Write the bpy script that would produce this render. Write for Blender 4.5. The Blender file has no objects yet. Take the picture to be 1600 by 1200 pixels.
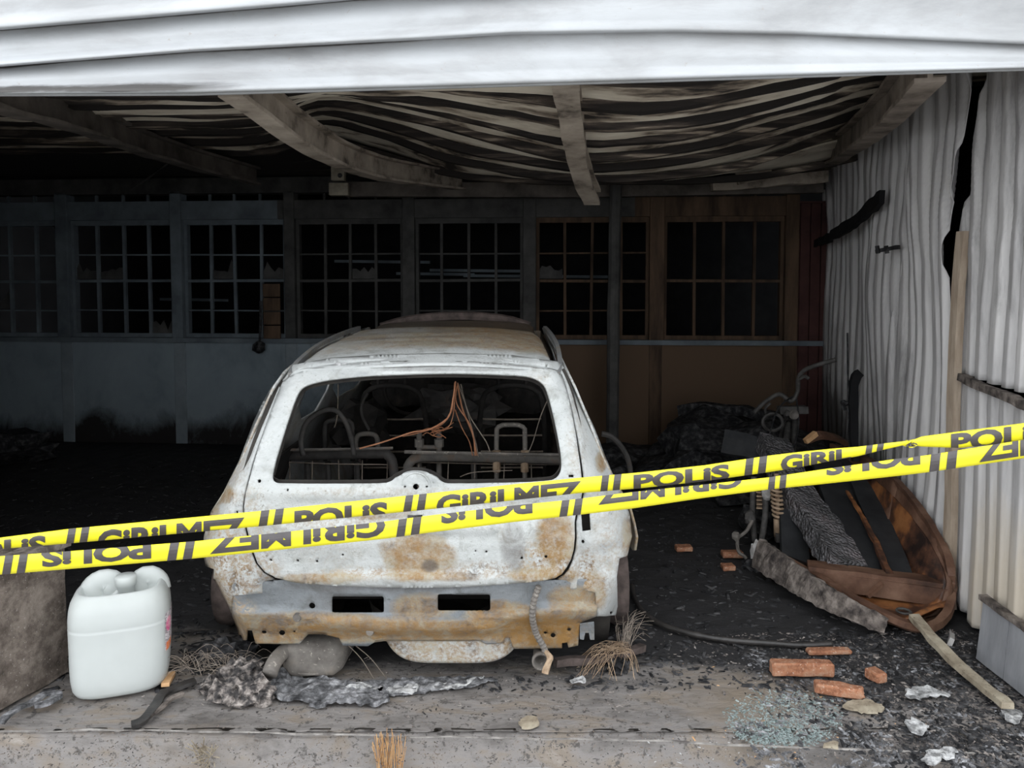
import bpy, bmesh, math, random
from mathutils import Vector, noise
from mathutils.geometry import delaunay_2d_cdt
random.seed(7)
R = random.Random(11)
SC = bpy.context.scene
COL = SC.collection

# ------------------------------------------------------------------ camera, sky, exposure
H = 1.55; F = 1200.0; PITCH = math.radians(3.0); HOR = 450.0
PPY = HOR + F * math.tan(PITCH)
cam = bpy.data.cameras.new('camera'); camo = bpy.data.objects.new('camera', cam); COL.objects.link(camo)
cam.sensor_fit = 'HORIZONTAL'; cam.sensor_width = 36; cam.lens = F / 1600 * 36
cam.shift_y = (PPY - 600) / 1600
camo.location = (0, 0, H); camo.rotation_euler = (math.pi / 2 - PITCH, 0, 0)
cam.clip_start = 0.05
SC.camera = camo
w = bpy.data.worlds.new('overcast_sky'); SC.world = w; w.use_nodes = True
w.node_tree.nodes['Background'].inputs[0].default_value = (0.93, 0.965, 1.0, 1)
w.node_tree.nodes['Background'].inputs[1].default_value = 3.0
SC.view_settings.view_transform = 'Standard'; SC.view_settings.look = 'None'
SC.view_settings.exposure = 0.0; SC.view_settings.gamma = 1.0
SC.view_settings.use_curve_mapping = False

# ------------------------------------------------------------------ measuring helpers
SP, CP = math.sin(PITCH), math.cos(PITCH)
def ray(px, py):
    a = (px - 800) / F; b = -(py - PPY) / F
    return Vector((a, CP + b * SP, -SP + b * CP))
def P(px, py, Y):
    d = ray(px, py); return Vector((0, 0, H)) + d * (Y / d.y)
def G(px, py, z=0.0):
    d = ray(px, py); return Vector((0, 0, H)) + d * ((z - H) / d.z)
def lerp(a, b, t): return a + (b - a) * t
def interp(tab, x):
    if x <= tab[0][0]: return tab[0][1]
    for (a, b), (c, d) in zip(tab, tab[1:]):
        if x <= c: return b + (d - b) * (x - a) / (c - a)
    return tab[-1][1]
def sm(a, b, x):
    t = min(1, max(0, (x - a) / (b - a))); return t * t * (3 - 2 * t)
def nz(v, f, seed=0): return noise.noise(Vector((v[0] * f + seed * 7.3, v[1] * f - seed * 3.1, v[2] * f + seed)))

# ------------------------------------------------------------------ object helpers
ORG = {}
def thing(name, loc, label=None, cat=None, group=None, kind=None):
    o = bpy.data.objects.new(name, None); COL.objects.link(o); o.location = loc
    o.empty_display_size = 0.1
    ORG[o] = Vector(loc); tag(o, label, cat, group, kind); return o
def tag(o, label=None, cat=None, group=None, kind=None):
    if label: o['label'] = label
    if cat: o['category'] = cat
    if group: o['group'] = group
    if kind: o['kind'] = kind
    return o
def obj(name, geo, mat, parent=None, smooth=False, attr=None, solid=0.0, bevel=0.0, label=None, cat=None, group=None, kind=None):
    v, f = geo[0], geo[1]
    if parent is not None: org = ORG[parent]
    else:
        xs = [p[0] for p in v]; ys = [p[1] for p in v]; zs = [p[2] for p in v]
        org = Vector(((min(xs) + max(xs)) / 2, (min(ys) + max(ys)) / 2, min(zs)))
    me = bpy.data.meshes.new(name)
    me.from_pydata([(p[0] - org.x, p[1] - org.y, p[2] - org.z) for p in v], [], f)
    if attr:
        a = me.color_attributes.new('paint', 'FLOAT_COLOR', 'POINT')
        flat = []
        for c in attr: flat += [c[0], c[1], c[2], 1.0]
        a.data.foreach_set('color', flat)
    me.materials.append(mat); me.update()
    if smooth: me.polygons.foreach_set('use_smooth', [True] * len(me.polygons))
    o = bpy.data.objects.new(name, me); COL.objects.link(o)
    if parent is not None: o.parent = parent
    else: o.location = org
    ORG[o] = org
    if solid:
        m = o.modifiers.new('solid', 'SOLIDIFY'); m.thickness = solid; m.offset = 0
    if bevel:
        m = o.modifiers.new('bev', 'BEVEL'); m.width = bevel; m.segments = 2; m.limit_method = 'ANGLE'
    return tag(o, label, cat, group, kind)
def join(*gs):
    v, f = [], []
    for g in gs:
        n = len(v); v += list(g[0]); f += [tuple(i + n for i in q) for q in g[1]]
    return v, f
def box(c, s, rz=0.0):
    cx, cy, cz = c; a, b, h = s[0] / 2, s[1] / 2, s[2] / 2
    v = []
    for x, y, z in ((-a,-b,-h),(a,-b,-h),(a,b,-h),(-a,b,-h),(-a,-b,h),(a,-b,h),(a,b,h),(-a,b,h)):
        v.append((cx + x * math.cos(rz) - y * math.sin(rz), cy + x * math.sin(rz) + y * math.cos(rz), cz + z))
    return v, [(0,3,2,1),(4,5,6,7),(0,1,5,4),(1,2,6,5),(2,3,7,6),(3,0,4,7)]
def rect(w_, h_): return [(-w_/2,-h_/2),(w_/2,-h_/2),(w_/2,h_/2),(-w_/2,h_/2)]
def circ(r, n=8): return [(r*math.cos(2*math.pi*i/n), r*math.sin(2*math.pi*i/n)) for i in range(n)]
def ibeam(w_, h_, t):
    a, b = w_/2, h_/2
    return [(-a,-b),(a,-b),(a,-b+t),(t/2,-b+t),(t/2,b-t),(a,b-t),(a,b),(-a,b),(-a,b-t),(-t/2,b-t),(-t/2,-b+t),(-a,-b+t)]
def sweep(path, poly, up=(0,0,1), scale=None, closed=False):
    path = [Vector(p) for p in path]; n = len(path); m = len(poly); up = Vector(up)
    v, f = [], []; prev = None
    for i, p in enumerate(path):
        a = path[(i-1) % n] if (closed or i > 0) else p
        b = path[(i+1) % n] if (closed or i < n-1) else p
        t = (b - a).normalized()
        s = t.cross(up)
        if s.length < 1e-3: s = prev if prev is not None else t.orthogonal()
        s = s.normalized()
        if prev is not None and s.dot(prev) < -0.2: s = -s
        prev = s
        u = s.cross(t)
        k = scale[i] if scale else 1.0
        for (x, y) in poly: v.append(tuple(p + s * (x * k) + u * (y * k)))
    for i in range(n if closed else n-1):
        for j in range(m):
            a = i*m+j; b = i*m+(j+1) % m; c = ((i+1) % n)*m+(j+1) % m; d = ((i+1) % n)*m+j
            f.append((a, b, c, d))
    if not closed:
        f.append(tuple(range(m))[::-1]); f.append(tuple((n-1)*m+j for j in range(m)))
    return v, f
def resample(pts, n):
    pts = [Vector(p) for p in pts]
    L = [0]
    for a, b in zip(pts, pts[1:]): L.append(L[-1] + (b-a).length)
    out = []
    for k in range(n):
        s = L[-1]*k/(n-1); i = 0
        while i < len(pts)-2 and L[i+1] < s: i += 1
        t = (s-L[i])/max(1e-9, L[i+1]-L[i])
        p0 = pts[max(0,i-1)]; p1 = pts[i]; p2 = pts[i+1]; p3 = pts[min(len(pts)-1,i+2)]
        out.append(0.5*((2*p1)+(p2-p0)*t+(2*p0-5*p1+4*p2-p3)*t*t+(3*p1-p0-3*p2+p3)*t**3))
    return out
def tube(pts, r, n=8, res=0, taper=None):
    p = resample(pts, res) if res else pts
    return sweep(p, circ(r, n), scale=taper)
def lathe(c, prof, n=20, axis='z'):
    v, f = [], []; m = len(prof)
    for i in range(n):
        a = 2*math.pi*i/n
        for r, h in prof:
            x, y, z = r*math.cos(a), r*math.sin(a), h
            if axis == 'x': x, y, z = z, x, y
            if axis == 'y': x, y, z = x, z, y
            v.append((c[0]+x, c[1]+y, c[2]+z))
    for i in range(n):
        for j in range(m-1):
            a = i*m+j; b = ((i+1) % n)*m+j
            f.append((a, b, b+1, a+1))
    return v, f
def grid(nu, nv, fn):
    v = [tuple(fn(i/(nu-1), j/(nv-1))) for j in range(nv) for i in range(nu)]
    f = [(j*nu+i, j*nu+i+1, (j+1)*nu+i+1, (j+1)*nu+i) for j in range(nv-1) for i in range(nu-1)]
    return v, f
def rough(g, amp, freq, seed=0, flat=None):
    out = []
    for p in g[0]:
        d = Vector((nz(p, freq, seed), nz(p, freq, seed+5), nz(p, freq, seed+9)))*amp
        q = Vector(p)+d
        if flat is not None and q.z < flat: q.z = flat
        out.append(tuple(q))
    return out, g[1]
def inside(p, poly):
    x, y = p; c = False; n = len(poly); j = n-1
    for i in range(n):
        xi, yi = poly[i]; xj, yj = poly[j]
        if (yi > y) != (yj > y) and x < (xj-xi)*(y-yi)/(yj-yi)+xi: c = not c
        j = i
    return c
def dens(poly, d):
    out = []
    for i in range(len(poly)):
        a = Vector(poly[i]); b = Vector(poly[(i+1) % len(poly)])
        k = max(1, int((b-a).length/d))
        out += [tuple(a+(b-a)*(t/k)) for t in range(k)]
    return out
def smooth_poly(poly, it=1):
    for _ in range(it):
        o = []
        for i in range(len(poly)):
            a = Vector(poly[i]); b = Vector(poly[(i+1) % len(poly)])
            o += [tuple(a*0.75+b*0.25), tuple(a*0.25+b*0.75)]
        poly = o
    return poly
def ell(cx, cy, rx, ry, n=12): return [(cx+rx*math.cos(2*math.pi*i/n), cy+ry*math.sin(2*math.pi*i/n)) for i in range(n)]
def sheet(outer, holes, d, surf, dy=None):
    """polygon with holes, filled with a fine triangle net and laid on a surface"""
    dy = dy or d
    pts, edges = [], []
    loops = [dens(outer, d)]+[dens(h, d*0.6) for h in holes]
    for lp in loops:
        n0 = len(pts); pts += lp
        edges += [(n0+i, n0+(i+1) % len(lp)) for i in range(len(lp))]
    xs = [p[0] for p in outer]; ys = [p[1] for p in outer]
    y = min(ys)+dy*0.5; r = 0
    while y < max(ys):
        x = min(xs)+d*(0.25 if r % 2 else 0.75)
        while x < max(xs):
            if inside((x, y), outer) and not any(inside((x, y), h) for h in holes): pts.append((x, y))
            x += d
        y += dy; r += 1
    vs, es, fs, *_ = delaunay_2d_cdt([Vector(p) for p in pts], edges, [], 0, 1e-6)
    keep = []
    for q in fs:
        c = ((vs[q[0]].x+vs[q[1]].x+vs[q[2]].x)/3, (vs[q[0]].y+vs[q[1]].y+vs[q[2]].y)/3)
        if inside(c, outer) and not any(inside(c, h) for h in holes): keep.append(tuple(q))
    return [tuple(surf(p.x, p.y)) for p in vs], keep, [(p.x, p.y) for p in vs]

# ------------------------------------------------------------------ materials
def ramp_node(nt, src, stops):
    r = nt.nodes.new('ShaderNodeValToRGB'); e = r.color_ramp.elements
    while len(e) > 1: e.remove(e[-1])
    e[0].position = stops[0][0]; e[0].color = (*stops[0][1], 1)
    for p, c in stops[1:]:
        q = e.new(p); q.color = (*c, 1)
    nt.links.new(src, r.inputs[0]); return r.outputs[0]
def noise_node(nt, scale, detail=5, rough_=0.6, stretch=(1,1,1), dist=0.0, off=0):
    tc = nt.nodes.new('ShaderNodeTexCoord'); mp = nt.nodes.new('ShaderNodeMapping')
    mp.inputs['Scale'].default_value = stretch; mp.inputs['Location'].default_value = (off, off*.7, off*1.3)
    nt.links.new(tc.outputs['Object'], mp.inputs[0])
    n = nt.nodes.new('ShaderNodeTexNoise'); n.inputs['Scale'].default_value = scale
    n.inputs['Detail'].default_value = detail; n.inputs['Roughness'].default_value = rough_
    n.inputs['Distortion'].default_value = dist
    nt.links.new(mp.outputs[0], n.inputs[0]); return n.outputs[0]
def mixc(nt, fac, a, b):
    m = nt.nodes.new('ShaderNodeMix'); m.data_type = 'RGBA'
    for s, x in ((m.inputs[0], fac), (m.inputs[6], a), (m.inputs[7], b)):
        if hasattr(x, 'is_output'): nt.links.new(x, s)
        elif isinstance(x, tuple): s.default_value = (*x, 1)
        else: s.default_value = x
    return m.outputs[2]
def mth(nt, op, a, b=None, clamp=False):
    m = nt.nodes.new('ShaderNodeMath'); m.operation = op; m.use_clamp = clamp
    for s, x in ((m.inputs[0], a), (m.inputs[1], b)):
        if x is None: continue
        if hasattr(x, 'is_output'): nt.links.new(x, s)
        else: s.default_value = x
    return m.outputs[0]
def new_mat(name, r=0.8, metal=0.0, spec=0.3):
    m = bpy.data.materials.new(name); m.use_nodes = True; nt = m.node_tree
    b = nt.nodes['Principled BSDF']
    b.inputs['Roughness'].default_value = r; b.inputs['Metallic'].default_value = metal
    b.inputs['Specular IOR Level'].default_value = spec
    return m, nt, b
def bump(nt, b, h, strength=0.4, dist=0.01):
    n = nt.nodes.new('ShaderNodeBump'); n.inputs['Strength'].default_value = strength; n.inputs['Distance'].default_value = dist
    nt.links.new(h, n.inputs['Height']); nt.links.new(n.outputs[0], b.inputs['Normal'])
def M(name, stops, scale=8, detail=6, r=0.85, metal=0.0, spec=0.25, stretch=(1,1,1), bs=0.4, bd=0.01, dist=0.0, fine=None, rgh=0.62):
    m, nt, b = new_mat(name, r, metal, spec)
    n = noise_node(nt, scale, detail, rgh, stretch, dist)
    c = ramp_node(nt, n, stops)
    if fine:
        n2 = noise_node(nt, fine[0], 4, 0.7, stretch, 0, 3)
        c = mixc(nt, ramp_node(nt, n2, [(fine[2], (0,0,0)), (min(1, fine[2]+0.08), (1,1,1))]), c, fine[1])
    nt.links.new(c, b.inputs['Base Color'])
    if bs: bump(nt, b, n, bs, bd)
    return m
def burnt_metal(name, base, base2, r=0.5):
    """bare fire-bleached sheet steel: rust, soot and speckle follow the 'paint' attribute of the panel"""
    m, nt, b = new_mat(name, r, 0.0, 0.35)
    at = nt.nodes.new('ShaderNodeAttribute'); at.attribute_name = 'paint'
    sp = nt.nodes.new('ShaderNodeSeparateColor'); nt.links.new(at.outputs['Color'], sp.inputs[0])
    n1 = noise_node(nt, 6, 9, 0.72, dist=0.8); n2 = noise_node(nt, 24, 7, 0.72, off=2); n3 = noise_node(nt, 80, 4, 0.7, off=5)
    n4 = noise_node(nt, 3.0, 7, 0.65, (1, 1, 2.0), 0.8, 9); n5 = noise_node(nt, 11, 7, 0.7, off=13, dist=0.5)
    c = ramp_node(nt, n4, [(0.28, base2), (0.40, tuple(x*0.86 for x in base)), (0.50, base), (0.66, tuple(min(1, x*1.14) for x in base))])
    c = mixc(nt, ramp_node(nt, n5, [(0.52, (0,0,0)), (0.66, (0.85,)*3)]), c, (base[0]*0.62, base[1]*0.61, base[2]*0.58))
    c = mixc(nt, ramp_node(nt, n3, [(0.62, (0,0,0)), (0.70, (0.8,)*3)]), c, (base[0]*0.40, base[1]*0.42, base[2]*0.38))
    # flaked paint remains
    sf = mth(nt, 'MULTIPLY', sp.outputs[2], mth(nt, 'MULTIPLY', mth(nt, 'SUBTRACT', mth(nt, 'ADD', mth(nt, 'MULTIPLY', n3, 0.6), mth(nt, 'MULTIPLY', n2, 0.4)), 0.45), 9.0, True), True)
    c = mixc(nt, sf, c, ramp_node(nt, n5, [(0.32, (0.07,0.055,0.045)), (0.46, (0.25,0.17,0.10)), (0.6, (0.40,0.33,0.24))]))
    # rust in two layers: a thin tan bloom, then heavy orange-brown
    rf = mth(nt, 'MULTIPLY', mth(nt, 'SUBTRACT', mth(nt, 'ADD', sp.outputs[0], mth(nt, 'MULTIPLY', n1, 1.5)), 1.05), 2.4, True)
    rf = mth(nt, 'MULTIPLY', rf, mth(nt, 'ADD', mth(nt, 'MULTIPLY', n3, 1.2), 0.05, True), True)
    rc = ramp_node(nt, n5, [(0.28, (0.05,0.038,0.027)), (0.40, (0.16,0.095,0.04)), (0.48, (0.28,0.175,0.07)), (0.56, (0.31,0.245,0.145)), (0.66, (0.40,0.345,0.25))])
    c = mixc(nt, rf, c, rc)
    of = mth(nt, 'MULTIPLY', mth(nt, 'SUBTRACT', mth(nt, 'ADD', sp.outputs[0], mth(nt, 'MULTIPLY', n2, 1.6)), 1.62), 2.2, True)
    c = mixc(nt, of, c, (0.27, 0.15, 0.05))
    df = mth(nt, 'MULTIPLY', mth(nt, 'MULTIPLY', sp.outputs[0], mth(nt, 'MULTIPLY', mth(nt, 'SUBTRACT', n4, 0.55), 4.0, True)), 0.8, True)
    c = mixc(nt, df, c, (0.10, 0.085, 0.075))
    # soot
    gf = mth(nt, 'MULTIPLY', mth(nt, 'SUBTRACT', mth(nt, 'ADD', sp.outputs[1], mth(nt, 'MULTIPLY', n1, 1.0)), 0.85), 2.2, True)
    c = mixc(nt, mth(nt, 'MULTIPLY', gf, 0.8), c, (0.10, 0.088, 0.08))
    nt.links.new(c, b.inputs['Base Color'])
    bump(nt, b, mth(nt, 'ADD', n2, mth(nt, 'MULTIPLY', n3, 0.8)), 0.55, 0.008)
    return m
MAT = {}
MAT['car'] = burnt_metal('bleached_car_metal', (0.46,0.475,0.47), (0.29,0.305,0.315))
MAT['steel'] = burnt_metal('grey_rusty_steel', (0.205,0.22,0.232), (0.13,0.145,0.157))
MAT['under'] = M('sooty_underbody', [(0.3,(0.02,0.018,0.017)),(0.7,(0.05,0.045,0.04))], 9)
MAT['inner'] = M('burnt_car_interior', [(0.3,(0.012,0.011,0.011)),(0.6,(0.03,0.027,0.025)),(0.8,(0.07,0.055,0.045))], 12)
MAT['tube'] = M('burnt_seat_tube', [(0.3,(0.09,0.085,0.082)),(0.55,(0.16,0.145,0.13)),(0.75,(0.17,0.10,0.06))], 14, r=0.6)
MAT['tubedk'] = M('dark_burnt_tube', [(0.3,(0.03,0.029,0.028)),(0.6,(0.065,0.06,0.057)),(0.8,(0.085,0.055,0.04))], 14, r=0.65)
MAT['copper'] = M('bare_copper_wire', [(0.3,(0.30,0.12,0.06)),(0.7,(0.52,0.25,0.14))], 30, r=0.5, metal=0.3)
MAT['wire'] = M('burnt_steel_wire', [(0.3,(0.16,0.13,0.11)),(0.7,(0.32,0.27,0.22))], 30, r=0.6)
MAT['exh'] = M('grey_exhaust_steel', [(0.3,(0.09,0.08,0.072)),(0.55,(0.17,0.155,0.14)),(0.75,(0.25,0.215,0.18))], 10, r=0.7, fine=(50,(0.34,0.31,0.27),0.60))
MAT['tyre'] = M('burnt_tyre_carcass', [(0.3,(0.045,0.035,0.032)),(0.7,(0.13,0.10,0.09))], 16)
MAT['plastic'] = None
MAT['char'] = M('charcoal', [(0.36,(0.008,0.008,0.009)),(0.5,(0.026,0.026,0.028)),(0.66,(0.09,0.087,0.088))], 22, r=0.7, bs=0.6, bd=0.02)
MAT['charbeam'] = None
MAT['charplank'] = M('charred_black_plank', [(0.3,(0.016,0.017,0.019)),(0.6,(0.034,0.035,0.037)),(0.8,(0.06,0.06,0.06))], 7, r=0.6, stretch=(1,1,1), bs=0.3)
MAT['ashwood'] = M('ash_grey_charred_wood', [(0.34,(0.035,0.03,0.028)),(0.46,(0.10,0.084,0.075)),(0.55,(0.17,0.145,0.128)),(0.68,(0.26,0.225,0.20))], 18, r=0.9, bs=0.8, bd=0.02)
MAT['brownwood'] = M('scorched_brown_wood', [(0.28,(0.04,0.022,0.016)),(0.48,(0.12,0.062,0.04)),(0.7,(0.21,0.125,0.085))], 6, r=0.6, stretch=(1,1,1), bs=0.3)
MAT['orangewood'] = M('orange_varnished_wood', [(0.34,(0.022,0.014,0.012)),(0.46,(0.09,0.042,0.026)),(0.55,(0.26,0.105,0.04)),(0.72,(0.40,0.18,0.07))], 5.5, r=0.5, bs=0.3)
MAT['rawwood'] = M('broken_raw_wood', [(0.3,(0.40,0.22,0.10)),(0.6,(0.62,0.38,0.20))], 14, r=0.8)
MAT['tanpost'] = M('tan_weathered_post', [(0.3,(0.30,0.23,0.17)),(0.7,(0.52,0.43,0.34))], 9, r=0.85, stretch=(3,3,0.5))
MAT['stick'] = M('weathered_pale_wood', [(0.3,(0.13,0.10,0.07)),(0.5,(0.30,0.255,0.19)),(0.7,(0.42,0.375,0.29))], 12, r=0.85, fine=(90,(0.10,0.08,0.06),0.60))
MAT['brick'] = M('orange_fired_brick', [(0.34,(0.17,0.07,0.04)),(0.50,(0.33,0.145,0.08)),(0.62,(0.37,0.21,0.135)),(0.75,(0.35,0.26,0.20))], 22, r=0.95, fine=(110,(0.58,0.46,0.37),0.60), bs=0.9, rgh=0.75)
MAT['concrete'] = M('sooty_brown_concrete', [(0.34,(0.055,0.044,0.036)),(0.48,(0.135,0.11,0.093)),(0.56,(0.20,0.167,0.142)),(0.70,(0.28,0.24,0.205))], 9, 9, r=0.95, rgh=0.75, fine=(95,(0.42,0.385,0.35),0.62), bs=0.7, bd=0.02)
MAT['fascia'] = M('white_fascia_metal', [(0.25,(0.26,0.26,0.26)),(0.40,(0.44,0.45,0.455)),(0.52,(0.52,0.535,0.55)),(0.7,(0.58,0.60,0.62))], 3.0, 9, r=0.5, stretch=(0.5,1,2.0), bs=0.2, fine=(45,(0.30,0.27,0.245),0.66), spec=0.3, dist=0.6, rgh=0.7)
MAT['cement'] = M('pale_cement', [(0.35,(0.10,0.09,0.085)),(0.6,(0.34,0.32,0.30))], 14)
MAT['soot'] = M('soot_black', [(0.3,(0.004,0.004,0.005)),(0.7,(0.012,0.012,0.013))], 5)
MAT['rafter'] = M('scorched_beige_beam', [(0.34,(0.10,0.082,0.066)),(0.46,(0.33,0.28,0.23)),(0.7,(0.52,0.45,0.375))], 5, r=0.8, bs=0.2, fine=(22,(0.05,0.042,0.038),0.66))
MAT['raftermid'] = M('scorched_brown_beam', [(0.3,(0.07,0.055,0.045)),(0.48,(0.21,0.175,0.145)),(0.7,(0.34,0.29,0.245))], 5, r=0.8, bs=0.2, fine=(22,(0.05,0.042,0.038),0.64))
MAT['rafterdk'] = M('sooty_dark_beam', [(0.3,(0.05,0.043,0.038)),(0.7,(0.18,0.155,0.135))], 5, r=0.8, bs=0.2)
MAT['purlin'] = M('burnt_purlin', [(0.50,(0.026,0.022,0.02)),(0.58,(0.09,0.072,0.06)),(0.63,(0.34,0.28,0.22)),(0.70,(0.66,0.59,0.47))], 6.5, 9, r=0.85, stretch=(0.14,1,1.6), bs=0.5, bd=0.02, dist=0.4)
MAT['lath'] = M('flaking_tan_lath', [(0.37,(0.04,0.034,0.03)),(0.43,(0.28,0.23,0.18)),(0.50,(0.60,0.53,0.43)),(0.66,(0.80,0.74,0.62))], 6, 9, r=0.85, stretch=(0.2,1,1.6), bs=0.5, bd=0.02, dist=0.4)
MAT['postgrey'] = M('sooty_blue_grey_frame', [(0.3,(0.08,0.095,0.11)),(0.7,(0.20,0.235,0.26))], 3, r=0.8)
MAT['postbrown'] = M('scorched_brown_frame', [(0.3,(0.035,0.023,0.016)),(0.7,(0.145,0.092,0.058))], 3, r=0.8, stretch=(3,3,0.6))
MAT['postdark'] = M('blackened_frame', [(0.3,(0.03,0.03,0.03)),(0.7,(0.10,0.097,0.092))], 4, r=0.8)
MAT['pilgrey'] = M('sooty_grey_pilaster', [(0.3,(0.17,0.20,0.22)),(0.7,(0.30,0.345,0.375))], 3, r=0.9)
MAT['bone'] = M('heat_bleached_box', [(0.3,(0.25,0.22,0.17)),(0.7,(0.5,0.45,0.36))], 8)
MAT['hose'] = M('black_hose_rubber', [(0.3,(0.012,0.011,0.011)),(0.7,(0.05,0.045,0.042))], 14, r=0.45, spec=0.5)
MAT['ash'] = M('white_ash', [(0.38,(0.14,0.14,0.14)),(0.52,(0.40,0.40,0.40)),(0.7,(0.62,0.62,0.62))], 38, r=0.95, bs=0.6)
MAT['ashgrey'] = M('grey_ash_crust', [(0.34,(0.03,0.03,0.032)),(0.48,(0.11,0.11,0.115)),(0.58,(0.22,0.22,0.23)),(0.7,(0.44,0.44,0.45))], 26, r=0.95, bs=0.8, bd=0.02)
MAT['debris'] = M('mixed_burnt_debris', [(0.36,(0.018,0.017,0.018)),(0.48,(0.07,0.064,0.062)),(0.56,(0.20,0.175,0.16)),(0.68,(0.42,0.38,0.35))], 30, r=0.9, bs=0.7, bd=0.02)
MAT['glass'] = M('green_glass_crumbs', [(0.3,(0.11,0.15,0.145)),(0.7,(0.30,0.345,0.34))], 30, r=0.25, spec=0.6, bs=0)
MAT['dry'] = M('dry_orange_grass', [(0.3,(0.34,0.17,0.07)),(0.7,(0.62,0.40,0.20))], 30, r=0.8, bs=0)
MAT['greyboard'] = M('grey_painted_board', [(0.3,(0.18,0.183,0.195)),(0.7,(0.29,0.295,0.31))], 4, r=0.8, stretch=(3,3,0.6), bs=0.3, fine=(35,(0.16,0.15,0.15),0.68))
MAT['tape'] = M('yellow_barrier_tape', [(0.2,(0.66,0.60,0.014)),(0.8,(0.74,0.68,0.025))], 6, r=0.32, spec=0.5, bs=0.1)
MAT['ink'] = M('dark_tape_print', [(0.3,(0.045,0.039,0.039)),(0.7,(0.07,0.061,0.061))], 20, r=0.35, spec=0.5, bs=0)
MAT['redpaint'] = M('dark_red_brown_door', [(0.3,(0.03,0.012,0.012)),(0.7,(0.10,0.045,0.04))], 3, r=0.8)
MAT['bikemetal'] = M('burnt_motorcycle_metal', [(0.3,(0.035,0.033,0.032)),(0.6,(0.10,0.095,0.09)),(0.8,(0.22,0.19,0.16))], 16, r=0.6)
MAT['spring'] = M('rusty_tan_spring', [(0.3,(0.20,0.13,0.08)),(0.7,(0.44,0.33,0.23))], 25, r=0.7)
MAT['alu'] = M('melted_pale_aluminium', [(0.3,(0.30,0.29,0.28)),(0.7,(0.60,0.58,0.56))], 18, r=0.6)
MAT['asphalt'] = M('worn_grey_paving', [(0.3,(0.22,0.215,0.21)),(0.7,(0.36,0.35,0.34))], 14, r=0.8)
MAT['labelpink'] = M('pink_label_print', [(0.4,(0.62,0.10,0.26)),(0.55,(0.80,0.42,0.50))], 45, bs=0, r=0.6)
MAT['labelgrey'] = M('grey_label_print', [(0.45,(0.30,0.26,0.28)),(0.55,(0.72,0.68,0.70))], 70, bs=0, r=0.6, stretch=(1,1,3))
MAT['labelorange'] = M('orange_label_print', [(0.3,(0.78,0.14,0.03)),(0.7,(0.88,0.24,0.06))], 20, bs=0, r=0.6)
# translucent white jerrycan plastic
m, nt, b = new_mat('white_translucent_plastic', 0.38, 0, 0.45)
nt.links.new(ramp_node(nt, noise_node(nt, 5, 3), [(0.3,(0.47,0.495,0.485)),(0.7,(0.51,0.535,0.525))]), b.inputs['Base Color'])
b.inputs['Subsurface Weight'].default_value = 0.25; b.inputs['Subsurface Radius'].default_value = (0.04,0.04,0.04)
MAT['plastic'] = m
# alligator-charred beam
m, nt, b = new_mat('alligator_charred_timber', 0.65, 0, 0.4)
vo = nt.nodes.new('ShaderNodeTexVoronoi'); vo.inputs['Scale'].default_value = 55
tc = nt.nodes.new('ShaderNodeTexCoord'); nt.links.new(tc.outputs['Object'], vo.inputs[0])
nn = noise_node(nt, 7, 4)
nt.links.new(ramp_node(nt, nn, [(0.35,(0.055,0.055,0.057)),(0.55,(0.13,0.125,0.13)),(0.7,(0.19,0.165,0.17))]), b.inputs['Base Color'])
bump(nt, b, mth(nt, 'SUBTRACT', 1.0, vo.outputs[0]), 1.0, 0.02)
MAT['charbeam'] = m
# ceiling, walls, floor, fascia: soot and painted shade from the attribute
def sooty(name, stops, dark, scale, r, stretch, fine=None, bs=0.25, metal=0.0, warm=(0.34,0.27,0.20)):
    m, nt, b = new_mat(name, r, metal, 0.3)
    at = nt.nodes.new('ShaderNodeAttribute'); at.attribute_name = 'paint'
    sp = nt.nodes.new('ShaderNodeSeparateColor'); nt.links.new(at.outputs['Color'], sp.inputs[0])
    n = noise_node(nt, scale, 8, 0.65, stretch, 0.3)
    c = ramp_node(nt, n, stops)
    if fine:
        n2 = noise_node(nt, fine[0], 5, 0.7, (1,1,1), 0, 4)
        c = mixc(nt, ramp_node(nt, n2, [(fine[2], (0,0,0)), (min(1, fine[2]+0.07), (1,1,1))]), c, fine[1])
    n3 = noise_node(nt, scale*2.2, 8, 0.7, stretch, 0.5, 6)
    g = mth(nt, 'MULTIPLY', mth(nt, 'SUBTRACT', mth(nt, 'ADD', sp.outputs[1], mth(nt, 'MULTIPLY', n3, 0.8)), 0.75), 3.0, True)
    c = mixc(nt, g, c, dark)
    g2 = mth(nt, 'MULTIPLY', mth(nt, 'SUBTRACT', mth(nt, 'ADD', sp.outputs[0], mth(nt, 'MULTIPLY', n3, 0.8)), 0.75), 2.0, True)
    c = mixc(nt, g2, c, warm)
    nt.links.new(c, b.inputs['Base Color']); bump(nt, b, n3, bs, 0.01)
    return m
MAT['corr'] = sooty('corrugated_wall_metal', [(0.3,(0.37,0.36,0.362)),(0.5,(0.55,0.535,0.53)),(0.7,(0.65,0.635,0.625))], (0.085,0.08,0.078), 3.0, 0.55, (2.5,2.5,0.35), fine=(60,(0.30,0.24,0.19),0.69), warm=(0.52,0.46,0.38))
MAT['fascia'] = sooty('white_fascia_metal', [(0.28,(0.26,0.265,0.27)),(0.42,(0.33,0.335,0.34)),(0.52,(0.38,0.39,0.40)),(0.7,(0.43,0.445,0.46))], (0.07,0.066,0.063), 2.6, 0.45, (0.6,1,2.0), fine=(40,(0.33,0.31,0.29),0.65), bs=0.2, warm=(0.42,0.33,0.25))
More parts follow.
